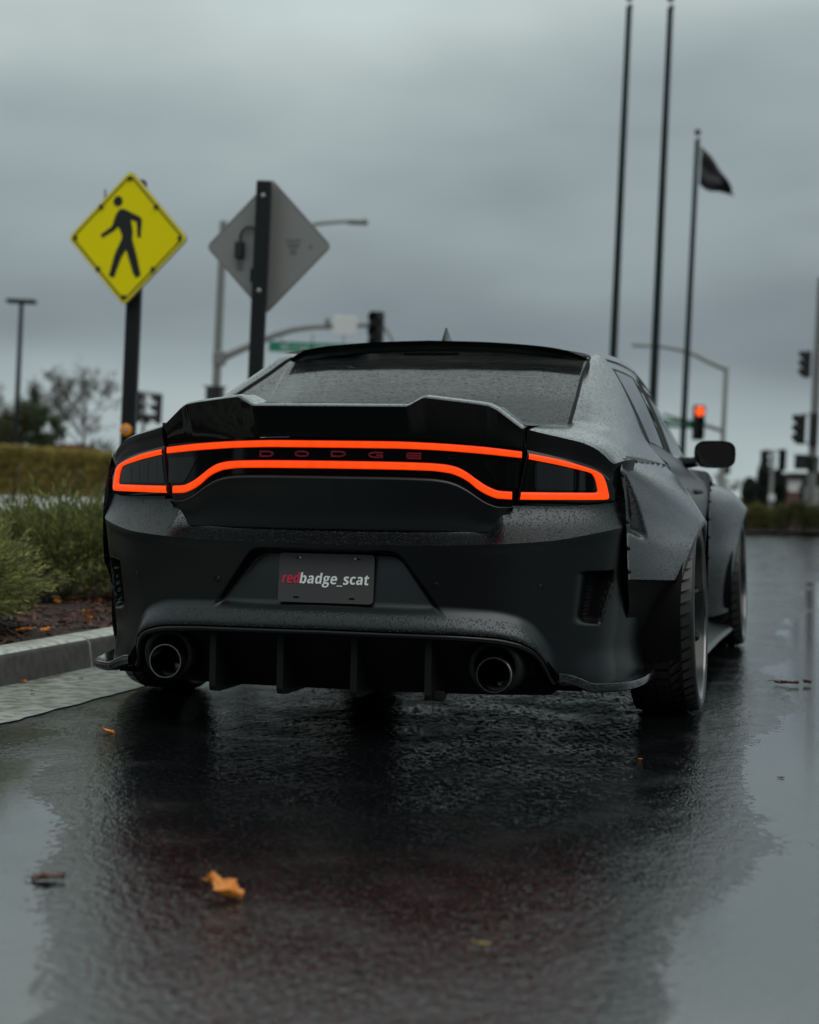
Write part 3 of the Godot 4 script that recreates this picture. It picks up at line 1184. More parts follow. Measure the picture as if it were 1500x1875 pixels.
func sides(car: Node3D) -> void:
	# quarter panel with the rear pillar, right side; the left one is its mirror
	var q := [
		pts([[0.596, 0.965, -1.013], [0.648, 0.953, -0.988], [0.70, 0.942, -0.962], [0.756, 0.928, -0.927], [0.80, 0.905, -0.893], [0.838, 0.864, -0.853]]),
		pts([[0.600, 0.974, -0.955], [0.655, 0.964, -0.93], [0.71, 0.953, -0.90], [0.765, 0.939, -0.865], [0.813, 0.916, -0.83], [0.853, 0.872, -0.80]]),
		pts([[0.622, 0.994, -0.74], [0.68, 0.988, -0.72], [0.735, 0.975, -0.70], [0.785, 0.957, -0.68], [0.832, 0.929, -0.66], [0.868, 0.886, -0.65]]),
		pts([[0.645, 1.005, -0.53], [0.688, 1.006, -0.51], [0.738, 0.993, -0.50], [0.787, 0.973, -0.49], [0.830, 0.943, -0.48], [0.866, 0.891, -0.47]]),
		pts([[0.640, 1.04, -0.42], [0.684, 1.044, -0.40], [0.735, 1.018, -0.38], [0.785, 0.984, -0.37], [0.828, 0.949, -0.36], [0.868, 0.893, -0.35]]),
		pts([[0.630, 1.105, -0.25], [0.676, 1.112, -0.23], [0.728, 1.068, -0.22], [0.780, 1.006, -0.21], [0.824, 0.956, -0.20], [0.870, 0.895, -0.20]]),
		pts([[0.606, 1.207, 0.05], [0.653, 1.216, 0.06], [0.710, 1.145, 0.06], [0.770, 1.045, 0.06], [0.817, 0.965, 0.06], [0.872, 0.897, 0.06]]),
		pts([[0.597, 1.290, 0.30], [0.636, 1.296, 0.30], [0.697, 1.205, 0.30], [0.758, 1.085, 0.30], [0.811, 0.975, 0.30], [0.875, 0.898, 0.30]]),
		pts([[0.580, 1.322, 0.47], [0.624, 1.318, 0.47], [0.690, 1.225, 0.47], [0.752, 1.100, 0.47], [0.806, 0.984, 0.47], [0.880, 0.898, 0.47]])]
	var top := loft(q, 40, 80, true)
	# gloss black rear face round the lamp, under the shoulder
	var tl := PackedFloat32Array([0.59, 0.9655, 0.648, 0.9525, 0.742, 0.9315, 0.789, 0.911, 0.813, 0.894, 0.832, 0.874, 0.842, 0.868, 0.855, 0.873, 0.87, 0.880, 0.893, 0.886])
	var rear := surf(60, 12, func(u: float, v: float) -> Vector3:
		var x := lerpf(0.592, 0.893, u)
		return on_u(x, lerpf(0.70, tab(tl, x), v), lerpf(-0.006, 0.0, smooth(0.8, 1.0, v))), true)
	# side skin under the shoulder (mostly behind the flare)
	var sl := PackedFloat32Array([0.14, 0.86, 0.30, 0.895, 0.50, 0.885, 0.70, 0.895, 0.80, 0.90, 0.898, 0.884])
	var side := surf(30, 20, func(u: float, v: float) -> Vector3:
		var z := lerpf(-0.72, 0.52, u)
		var y := lerpf(0.897, 0.74 if z < 0.46 else 0.16, v)
		return cv(minf(tab(sl, y), 0.86 + 0.03 * smooth(-0.8, -0.3, z)), y, z))
	for sd in [1.0, -1.0]:
		var p := obj("quarter_panel", top if sd > 0 else mirror(top), M.satin_wet, car)
		obj("lamp_surround", rear if sd > 0 else mirror(rear), M.trim_gloss, p)
		obj("side_skin", side if sd > 0 else mirror(side), M.satin, p)
	# doors, windows, front wings
	var belt := pts([[0.806, 0.984, 0.47], [0.808, 0.978, 0.9], [0.808, 0.968, 1.35], [0.806, 0.958, 1.8], [0.80, 0.948, 2.25], [0.785, 0.94, 2.65]])
	var rail := pts([[0.624, 1.318, 0.47], [0.634, 1.332, 0.9], [0.642, 1.328, 1.35], [0.665, 1.268, 1.8], [0.715, 1.125, 2.25], [0.77, 0.97, 2.65]])
	var zt := func(z: float) -> float: return (z - 0.47) / 2.18
	var patch := func(z0: float, z1: float, w0: float, w1: float, out: float, n := 10) -> ArrayMesh:
		return surf(n, 8, func(u: float, v: float) -> Vector3:
			var t: float = zt.call(lerpf(z0, z1, u))
			var w := lerpf(w0, w1, v)
			var a := cat(belt, t).lerp(cat(rail, t), w)
			return a + Vector3(0.010 * sin(w * PI) + out, 0.0, 0.0), true)
	var body := func(z0: float, z1: float) -> ArrayMesh:
		return surf(24, 30, func(u: float, v: float) -> Vector3:
			var z := lerpf(z0, z1, u)
			var b := cat(belt, zt.call(z))
			var fw := smooth(2.2, 3.9, z)
			var k := PackedFloat32Array([0.0, b.x, 0.04, b.x + 0.020, 0.11, 0.888, 0.22, 0.905, 0.30, 0.902, 0.42, 0.888, 0.58, 0.888, 0.72, 0.902, 0.84, 0.89, 1.0, 0.86])
			return cv(tab(k, v) - 0.06 * fw * fw, lerpf(b.y - 0.10 * fw, 0.76 if z > 2.56 and z < 3.54 else 0.15, v), z), true)
	for sd in [1.0, -1.0]:
		var mm := func(m: ArrayMesh) -> ArrayMesh: return m if sd > 0 else mirror(m)
		var rd := obj("rear_door", mm.call(body.call(0.526, 1.345)), M.satin, car)
		var fd := obj("front_door", mm.call(body.call(1.351, 2.33)), M.satin, car)
		obj("front_wing", mm.call(body.call(2.336, 3.75)), M.satin, car)
		obj("door_gap", mm.call(surf(20, 12, func(u: float, v: float) -> Vector3: return cv(lerpf(0.80, 0.86, smooth(0.0, 0.3, v)), lerpf(0.93, 0.16, v), lerpf(0.5, 2.4, u)))), M.seal, rd)
		obj("window", mm.call(patch.call(0.57, 1.24, 0.02, 0.87, -0.003)), M.glass_side, rd)
		obj("window_trim", mm.call(patch.call(0.472, 0.58, 0.0, 0.86, 0.001, 3)), M.seal, rd)
		obj("door_frame", mm.call(patch.call(0.47, 1.345, 0.86, 0.94, 0.002)), M.satin_wet, rd)
		obj("drip_rail", mm.call(patch.call(0.47, 1.345, 0.94, 0.965, 0.004)), M.seal, rd)
		obj("roof_edge", mm.call(patch.call(0.47, 1.345, 0.965, 1.03, 0.002)), M.gloss_wet, rd)
		obj("window", mm.call(patch.call(1.44, 2.55, 0.02, 0.87, -0.004, 20)), M.glass_side, fd)
		obj("pillar", mm.call(patch.call(1.22, 1.46, 0.0, 0.88, 0.002, 3)), M.seal, fd)
		obj("door_frame", mm.call(patch.call(1.345, 2.64, 0.86, 1.0, 0.003, 20)), M.seal, fd)
		obj("roof_edge", mm.call(patch.call(1.345, 2.64, 0.965, 1.03, 0.005, 20)), M.gloss_wet, fd)
		for h in [[0.72, rd], [1.58, fd]]:
			var grip := []
			for i in 9:
				var t := i / 8.0
				grip.append(cv(sd * (0.895 + 0.035 * sin(t * PI)), 0.805 - 0.004 * t, h[0] + 0.20 * t))
			obj("handle", tube(grip, 0.011, 0.011, 8), M.satin, h[1])
		# side blade along the sill
		obj("side_skirt", mm.call(surf(12, 7, func(u: float, v: float) -> Vector3:
			var z := lerpf(0.42, 2.62, u)
			var r: Array = [[0.84, 0.20], [0.89, 0.19], [0.93, 0.165], [1.0, 0.150], [1.02, 0.136], [1.01, 0.122], [0.95, 0.115], [0.80, 0.115]][int(round(v * 7))]
			return cv(r[0] + 0.012 * smooth(0.6, 1.0, u), r[1] - 0.015 * u, z))), M.satin, car)
		# wing mirror
		var c := cv(sd * 0.957, 0.985, 2.12)
		var mr := obj("wing_mirror", join([[surf(32, 14, func(u: float, v: float) -> Vector3:
			var a := u * TAU
			var t := v * PI * 0.5
			var ex := 2.0 / 3.4
			var rr := pow(maxf(cos(t), 0.0), 0.6)
			var px_ := signf(cos(a)) * pow(absf(cos(a)), ex) * 0.098 * rr
			var py_ := signf(sin(a)) * pow(absf(sin(a)), ex) * 0.066 * rr
			return c + Vector3(px_, py_, -sin(t) * 0.10 - 0.0))], [surf(32, 2, func(u: float, v: float) -> Vector3:
			var a := u * TAU
			var ex := 2.0 / 3.4
			var sc := lerpf(1.0, 0.88, v)
			return c + Vector3(signf(cos(a)) * pow(absf(cos(a)), ex) * 0.098 * sc, signf(sin(a)) * pow(absf(sin(a)), ex) * 0.066 * sc, 0.004 - 0.010 * v), true)]]), M.gloss, car)
		obj("mirror_glass", surf(32, 4, func(u: float, v: float) -> Vector3:
			var a := u * TAU
			var ex := 2.0 / 3.2
			var sc := maxf(v, 0.001) * 0.90
			return c + Vector3(signf(cos(a)) * pow(absf(cos(a)), ex) * 0.098 * sc, signf(sin(a)) * pow(absf(sin(a)), ex) * 0.066 * sc, -0.003 - 0.02 * (0.066 + signf(sin(a)) * pow(absf(sin(a)), ex) * 0.066 * sc)), false), M.mirror_glass, mr)
		obj("mirror_arm", tube([cv(sd * 0.78, 0.945, 2.16), cv(sd * 0.84, 0.945, 2.16), cv(sd * 0.90, 0.955, 2.15)], 0.03, 0.022, 10), M.gloss, mr)


func flares(car: Node3D) -> void:
	var ra := pts([[0.884, 0.505, -0.80], [0.882, 0.55, -0.815], [0.880, 0.62, -0.828], [0.877, 0.69, -0.835], [0.870, 0.77, -0.836], [0.856, 0.848, -0.832], [0.862, 0.878, -0.78], [0.870, 0.886, -0.62], [0.873, 0.889, -0.40], [0.876, 0.892, -0.15], [0.880, 0.893, 0.12], [0.889, 0.885, 0.36], [0.905, 0.80, 0.54], [0.912, 0.62, 0.60], [0.912, 0.40, 0.60], [0.905, 0.18, 0.56]])
	var rl := pts([[1.014, 0.488, -0.362], [1.018, 0.505, -0.352], [1.023, 0.53, -0.332], [1.030, 0.56, -0.305], [1.042, 0.608, -0.245], [1.050, 0.640, -0.185], [1.056, 0.662, -0.13], [1.061, 0.680, -0.07], [1.064, 0.690, -0.01], [1.064, 0.690, 0.05], [1.062, 0.680, 0.11], [1.056, 0.652, 0.18], [1.046, 0.59, 0.26], [1.034, 0.49, 0.33], [1.018, 0.36, 0.37], [1.00, 0.20, 0.38]])
	var fa := pts([[0.905, 0.18, 2.50], [0.912, 0.40, 2.44], [0.912, 0.58, 2.44], [0.908, 0.72, 2.47], [0.905, 0.80, 2.53], [0.902, 0.838, 2.64], [0.90, 0.848, 2.80], [0.90, 0.850, 3.0], [0.89, 0.845, 3.2], [0.88, 0.82, 3.42], [0.86, 0.70, 3.56], [0.86, 0.50, 3.60], [0.86, 0.25, 3.60]])
	var fl := pts([[1.00, 0.20, 2.67], [1.018, 0.36, 2.68], [1.034, 0.49, 2.72], [1.046, 0.59, 2.79], [1.056, 0.66, 2.87], [1.063, 0.705, 2.95], [1.066, 0.728, 3.02], [1.066, 0.728, 3.10], [1.062, 0.69, 3.19], [1.05, 0.63, 3.27], [1.03, 0.53, 3.34], [1.01, 0.40, 3.40], [0.99, 0.20, 3.42]])
	for f in [[ra, rl, "rear"], [fa, fl, "front"]]:
		var a: Array = f[0]
		var l: Array = f[1]
		var rear: bool = f[2] == "rear"
		var skin := surf(150, 40, func(u: float, v: float) -> Vector3:
			var p := cat(a, u)
			var q := cat(l, u)
			var o := p.lerp(q, v)
			var h := sin(v * PI)
			var up := smooth(0.30, 0.5, u) * (1.0 - smooth(0.7, 0.9, u)) if rear else smooth(0.25, 0.45, u) * (1.0 - smooth(0.7, 0.9, u))
			o += Vector3(0.008 * h, 0.022 * h * up, 0.004 * h * (1.0 - smooth(0.15, 0.45, u)))
			# raised edge where it is bolted on
			o.x += 0.004 * (1.0 - smooth(0.0, 0.03, v))
			if rear:
				# scooped channel beside the lamp
				var far := lerpf(0.32, 0.10, clampf((u - 0.19) / 0.13, 0.0, 1.0))
				var g := smooth(0.165, 0.205, u) * (1.0 - smooth(0.31, 0.335, u)) * (1.0 - smooth(far * 0.55, far, v)) * smooth(0.0, 0.03, v)
				o.x -= 0.045 * g
				o.z -= 0.012 * g
			return o, true)
		var lip := surf(150, 4, func(u: float, v: float) -> Vector3:
			var q := cat(l, u)
			var ctr := Vector3(q.x, 0.345, -(0.0 if rear else 3.05))
			var inw := (ctr - q).normalized()
			var r: Array = [[0.0, 0.0], [0.004, 0.005], [0.003, 0.014], [-0.01, 0.018], [-0.05, 0.012]][int(round(v * 4))]
			return q + Vector3(r[0], 0, 0) + inw * r[1], true)
		for sd in [1.0, -1.0]:
			var o := obj("wheel_flare", skin if sd > 0 else mirror(skin), M.satin_wet, car)
			obj("arch_lip", lip if sd > 0 else mirror(lip), M.satin, o)
			var us := [0.04, 0.12, 0.20, 0.322, 0.43, 0.475, 0.52, 0.565, 0.61, 0.655, 0.70, 0.74, 0.80, 0.88] if rear else [0.06, 0.12, 0.17, 0.22, 0.29, 0.37, 0.45, 0.53]
			for u in us:
				var p := cat(a, u).lerp(cat(l, u), 0.03)
				p.x += 0.001
				var nn := Vector3(0.75, 0.05, 0.65) if u < 0.32 and rear else Vector3(0.85, 0.5, 0.1)
				p += nn.normalized() * 0.003
				if sd < 0:
					p.x = -p.x
					nn.x = -nn.x
				var b := obj("bolt", lathe([[0.0022, 0.0018], [0.0030, 0.0042], [0.0050, 0.0034], [0.0056, 0.0], [0.0075, -0.0005], [0.0075, -0.006]], 12), M.bolt_dark, o)
				b.transform = Transform3D(Basis(Quaternion(Vector3.UP, nn.normalized())), p)
	# dark inner panel between the bumper end and the rear wheel
	var inner := loft([pts([[0.884, 0.506, -0.80], [0.93, 0.505, -0.66], [0.975, 0.50, -0.50], [1.012, 0.490, -0.364]]), pts([[0.884, 0.47, -0.77], [0.915, 0.45, -0.64], [0.945, 0.44, -0.50], [0.965, 0.45, -0.40]]), pts([[0.88, 0.40, -0.72], [0.89, 0.36, -0.60], [0.90, 0.33, -0.48], [0.90, 0.36, -0.40]]), pts([[0.84, 0.30, -0.66], [0.84, 0.25, -0.55], [0.84, 0.20, -0.45], [0.84, 0.2, -0.40]])], 16, 16)
	for sd in [1.0, -1.0]:
		obj("arch_liner", inner if sd > 0 else mirror(inner), M.plastic_dark, car)
		for z0 in [0.0, 3.05]:
			obj("arch_liner", surf(30, 6, func(u: float, v: float) -> Vector3:
				var an := lerpf(-0.35, PI + 0.35, u)
				return cv(sd * lerpf(0.62, 1.02, v), 0.345 + sin(an) * 0.40 * (0.86 if v > 0.9 else 1.0), z0 + cos(an) * 0.43)), M.plastic_dark, car)


func diffuser(car: Node3D) -> void:
	var d := obj("diffuser", surf(80, 10, func(u: float, v: float) -> Vector3:
		var s := (u * 2.0 - 1.0) * bumper_s(0.735)
		var q: Array = BUMPER[int(round(absf(s) * 300.0))]
		var ya := tab(ARCH, q[0])
		var y := lerpf(ya + 0.005, 0.135, v)
		var off := lerpf(0.035, 0.24, v)
		return cv(signf(s) * (q[0] - q[2] * off * 0.5), y, q[1] - q[3] * off)), M.plastic, car)
	# trim following the arch
	obj("arch_trim", surf(240, 6, func(u: float, v: float) -> Vector3:
		var s := (u * 2.0 - 1.0) * bumper_s(0.727)
		var q: Array = BUMPER[int(round(absf(s) * 300.0))]
		var ya := tab(ARCH, q[0])
		var r: Array = [[0.0, -0.03], [0.0, 0.006], [-0.004, 0.011], [-0.010, 0.012], [-0.015, 0.010], [-0.019, 0.004], [-0.019, -0.04]][int(round(v * 6))]
		# across the arch, not straight down
		var dx := 0.01
		var sl := (tab(ARCH, q[0] + dx) - tab(ARCH, maxf(q[0] - dx, 0.0))) / (2.0 * dx)
		var ln := sqrt(1.0 + sl * sl)
		var y: float = ya - 0.003 + r[0] / ln
		var x: float = q[0] + sl * r[0] / ln * -1.0
		var off: float = bumper_in(q[0], ya) - r[1] + 0.010
		return cv(signf(s) * (x - q[2] * off), y, q[1] - q[3] * off)), M.trim_gloss, d)
	for x in [-0.367, -0.146, 0.091, 0.325]:
		var poly := PackedVector2Array([Vector2(-1.148, 0.330), Vector2(-1.150, 0.150), Vector2(-1.142, 0.134), Vector2(-1.10, 0.128), Vector2(-0.70, 0.128), Vector2(-0.70, 0.25), Vector2(-1.0, 0.330)])
		var m := extrude(poly, 0.020, 0.002)
		var o := obj("fin", m, M.plastic, d)
		o.transform = Transform3D(Basis(Vector3(0, 0, -1), Vector3.UP, Vector3(1, 0, 0)), Vector3(x + 0.010, 0, 0))
	obj("jacking_bracket", cbox(0.035, 0.03, 0.03, 0.004, cv(0.352, 0.145, -1.10)), M.plastic, d)
	for sd in [-1.0, 1.0]:
		var e := part("exhaust", car, cv(sd * 0.527, 0.220, -1.14))
		var tipp := obj("tip", lathe([[0.0485, 0.20], [0.0485, 0.0], [0.0500, -0.004], [0.0535, -0.004], [0.0555, 0.0], [0.0555, 0.05], [0.054, 0.20]], 48), M.exhaust, e)
		tipp.rotation.x = -PI / 2.0
		var back := obj("baffle", lathe([[0.0001, 0.19], [0.0505, 0.19]], 32), M.exhaust, e)
		back.rotation.x = -PI / 2.0
		var sl := obj("sleeve", surf(48, 8, func(u: float, v: float) -> Vector3:
			var a := u * TAU
			var r: Array = [[0.062, 0.10], [0.062, 0.045], [0.064, 0.040], [0.070, 0.036], [0.078, 0.038], [0.083, 0.046], [0.085, 0.06], [0.086, 0.10], [0.086, 0.16]][int(round(v * 8))]
			return Vector3(cos(a) * r[0] - 0.006, sin(a) * r[0] + 0.020, -r[1])), M.plastic, e)
		sl.position = Vector3.ZERO
		# silencer box behind
		obj("silencer", cbox(0.26, 0.15, 0.30, 0.05, Vector3(-sd * 0.02, -0.005, -0.36)), M.plastic_dark, e)


func wheels(car: Node3D) -> void:
	for z in [0.0, 3.05]:
		for sd in [1.0, -1.0]:
			var w := part("wheel", car, cv(sd * 0.942, 0.3455, z))
			w.scale = Vector3(0.83, 1.0, 1.0)
			w.rotation.z = sd * deg_to_rad(2.2)
			wheel(w, sd, z == 0.0)


func wheel(w: Node3D, sd: float, near: bool) -> void:
	# axis along x; outside towards sd
	var turn := Transform3D(Basis(Vector3(0, -1, 0), Vector3(1, 0, 0), Vector3(0, 0, 1)), Vector3.ZERO)
	if sd < 0:
		turn = Transform3D(Basis(Vector3(0, 1, 0), Vector3(-1, 0, 0), Vector3(0, 0, 1)), Vector3.ZERO)
	var prof := []
	for q in [[0.298, -0.128], [0.303, -0.138], [0.315, -0.142], [0.326, -0.140], [0.334, -0.134], [0.335, -0.124], [0.3365, -0.108], [0.3365, 0.108], [0.335, 0.124], [0.334, 0.134], [0.326, 0.140], [0.315, 0.142], [0.307, 0.139], [0.304, 0.133], [0.300, 0.131], [0.298, 0.125]]:
		prof.append(q)
	var tyre := obj("tyre", lathe(prof, 96, true), M.rubber, w)
	tyre.transform = turn
	# tread: slanted shoulder blocks and arrow-shaped ribs, joined
	var blocks := []
	var n := 54 if near else 44
	for k in n:
		var a0 := k * TAU / n
		for row in [[0.088, 0.133, 0.4, 0.0], [0.036, 0.080, 0.9, 0.5], [-0.028, 0.028, 0.0, 0.2], [-0.080, -0.036, -0.9, 0.5], [-0.133, -0.088, -0.4, 0.0]]:
			var da := TAU / n * 0.72
			var t := PackedVector3Array()
			var p := func(h: float, f: float, r: float) -> Vector3:
				var drop := 0.0 if absf(h) < 0.108 else (absf(h) - 0.108) * 0.42
				var an: float = a0 + row[3] * TAU / n + f * da + row[2] * (h - row[0]) / 0.3405 * 0.8
				return Vector3(cos(an) * (r - drop), h, sin(an) * (r - drop))
			var h0: float = row[0]
			var h1: float = row[1]
			var r1 := 0.3455
			var r0 := 0.3355
			var A: Vector3 = p.call(h0, 0.0, r1)
			var B: Vector3 = p.call(h1, 0.0, r1)
			var C: Vector3 = p.call(h1, 1.0, r1)
			var D: Vector3 = p.call(h0, 1.0, r1)
			var A2: Vector3 = p.call(h0, 0.0, r0)
			var B2: Vector3 = p.call(h1, 0.0, r0)
			var C2: Vector3 = p.call(h1, 1.0, r0)
			var D2: Vector3 = p.call(h0, 1.0, r0)
			for f in [[A, D, C, B], [A2, A, B, B2], [D, D2, C2, C], [B, C, C2, B2], [A, A2, D2, D]]:
				t.append_array(PackedVector3Array([f[0], f[1], f[2], f[0], f[2], f[3]]))
			blocks.append(flat(t))
	var tr := obj("tread", join(blocks), M.rubber, w)
	tr.transform = turn
	tr.set_meta("kind", "stuff")
	# deep-dish rim
	var rim := obj("rim", lathe([[0.300, -0.125], [0.285, -0.12], [0.275, -0.08], [0.272, 0.03], [0.280, 0.09], [0.288, 0.115], [0.293, 0.128]], 72), M.rim_paint, w)
	rim.transform = turn
	var lip := obj("rim_lip", lathe([[0.293, 0.128], [0.295, 0.136], [0.2985, 0.138], [0.3015, 0.136], [0.302, 0.128]], 96), M.rim_lip, w)
	lip.transform = turn
	for k in 10:
		var a := k * TAU / 10.0
		var path := [Vector3(0.05 * cos(a), 0.075, 0.05 * sin(a)), Vector3(0.15 * cos(a), 0.068, 0.15 * sin(a)), Vector3(0.24 * cos(a + 0.03), 0.075, 0.24 * sin(a + 0.03)), Vector3(0.282 * cos(a + 0.04), 0.098, 0.282 * sin(a + 0.04))]
		var sp := obj("spoke", tube(path, 0.022, 0.015, 8), M.rim_paint, w)
		sp.transform = turn
	var hub := obj("hub", lathe([[0.0001, 0.10], [0.03, 0.098], [0.034, 0.09], [0.07, 0.085], [0.075, 0.06], [0.075, -0.05]], 32), M.rim_paint, w)
	hub.transform = turn
	var disc := obj("brake_disc", lathe([[0.07, 0.02], [0.19, 0.02], [0.19, -0.01], [0.07, -0.01]], 40), M.steel, w)
	disc.transform = turn


func plate(car: Node3D) -> void:
	var p := part("number_plate", car, cv(0.0, 0.4966, -1.158))
	p.rotation.x = -0.0895
	var w := 0.1524
	var h := 0.0762
	var poly := PackedVector2Array()
	for q in [[1, 1, 0.0], [-1, 1, 0.25], [-1, -1, 0.5], [1, -1, 0.75]]:
		for i in 6:
			var a: float = (q[2] + i / 5.0 * 0.25) * TAU
			poly.append(Vector2(q[0] * (w - 0.012) + cos(a) * 0.012, q[1] * (h - 0.012) + sin(a) * 0.012))
	obj("plate", extrude(poly, 0.003, 0.0006), M.plate_face, p)
	for s in [-1.0, 1.0]:
		var b := obj("bolt", lathe([[0.0001, 0.0045], [0.003, 0.0042], [0.0048, 0.002], [0.0048, -0.002]], 14), M.steel, p)
		b.transform = Transform3D(Basis(Vector3.RIGHT, PI / 2.0), Vector3(s * 0.088 + 0.004, 0.0615, 0.001))
		obj("slot", cbox(0.018, 0.0055, 0.0012, 0.0004, Vector3(s * 0.089 - 0.004, -0.0605, 0.0002)), M.seal, p)
	obj("slot", cbox(0.016, 0.0035, 0.0012, 0.0004, Vector3(0.100, 0.0605, 0.0002)), M.seal, p)
	obj("slot", cbox(0.010, 0.0035, 0.0012, 0.0004, Vector3(-0.094, 0.0605, 0.0002)), M.seal, p)
	# lettering
	for t in [["red", -0.1385, -0.0825, M.letter_red], ["badge_scat", -0.0818, 0.1395, M.letter_white]]:
		var m := text_mesh(t[0], t[2] - t[1], 0.044, 0.0014, 0.13)
		var o := obj("lettering", m, t[3], p)
		o.position = Vector3(t[1], -0.002, 0.0012)
	# lamp in the recess above
	obj("plate_lamp", cbox(0.05, 0.006, 0.012, 0.002, Vector3(0.0, 0.094, -0.012)), M.lamp_inner, p)


func text_mesh(s: String, width: float, body: float, depth: float, slant: float) -> ArrayMesh:
	# lettering from its baseline's left end, stretched to a width
	var f := SystemFont.new()
	f.font_names = PackedStringArray(["Droid Sans"])
	f.font_weight = 700
	var tm := TextMesh.new()
	tm.font = f
	tm.text = s
	tm.font_size = 64
	tm.pixel_size = 0.01
	tm.depth = 0.05
	tm.curve_step = 1.0
	var a := tm.get_mesh_arrays()
	var v: PackedVector3Array = a[Mesh.ARRAY_VERTEX]
	var n: PackedVector3Array = a[Mesh.ARRAY_NORMAL]
	var ix: PackedInt32Array = a[Mesh.ARRAY_INDEX]
	var lo := Vector3.INF
	var hi := -Vector3.INF
	for q in v:
		lo = lo.min(q)
		hi = hi.max(q)
	var k := body / 0.64
	for i in v.size():
		var q := v[i]
		v[i] = Vector3((q.x - lo.x) / (hi.x - lo.x) * (width - slant * 0.02) + slant * (q.y * k), q.y * k, q.z / 0.05 * depth)
	return arrays(v, n, ix)


func front(car: Node3D) -> void:
	# bonnet, windscreen and nose, out of the camera's sight but there
	obj("bonnet", surf(24, 24, func(u: float, v: float) -> Vector3:
		var z := lerpf(2.30, 3.95, v)
		var k := u * 2.0 - 1.0
		var half := lerpf(0.80, 0.72, v * v)
		return cv(k * half, lerpf(0.965, 0.80, v * v) - 0.05 * pow(absf(k), 2.5), z), true), M.satin_wet, car)
	obj("windscreen", surf(24, 12, func(u: float, v: float) -> Vector3:
		var k := u * 2.0 - 1.0
		return cv(k * lerpf(0.62, 0.77, v), lerpf(1.325, 0.965, v) - 0.05 * k * k, lerpf(1.88, 2.72, v) - 0.22 * k * k)), M.glass_side, car)
	obj("front_bumper", surf(40, 12, func(u: float, v: float) -> Vector3:
		var k := u * 2.0 - 1.0
		var a := k * PI * 0.5
		return cv(sin(a) * 0.86, lerpf(0.80, 0.16, v), 3.55 + cos(a) * (0.42 + 0.05 * sin(v * PI))), true), M.satin, car)
	obj("underbody", cbox(1.55, 0.05, 4.6, 0.01, cv(0, 0.185, 1.35)), M.plastic_dark, car)
	obj("firewall", cbox(1.5, 0.55, 0.04, 0.01, cv(0, 0.50, 2.55)), M.plastic_dark, car)
	obj("boot_floor", cbox(1.1, 0.40, 0.05, 0.01, cv(0, 0.45, -0.85)), M.plastic_dark, car)


# ------------------------------------------------------------------ ground and kerb side

func structure(o: Node) -> Node:
	o.set_meta("kind", "structure")
	return o


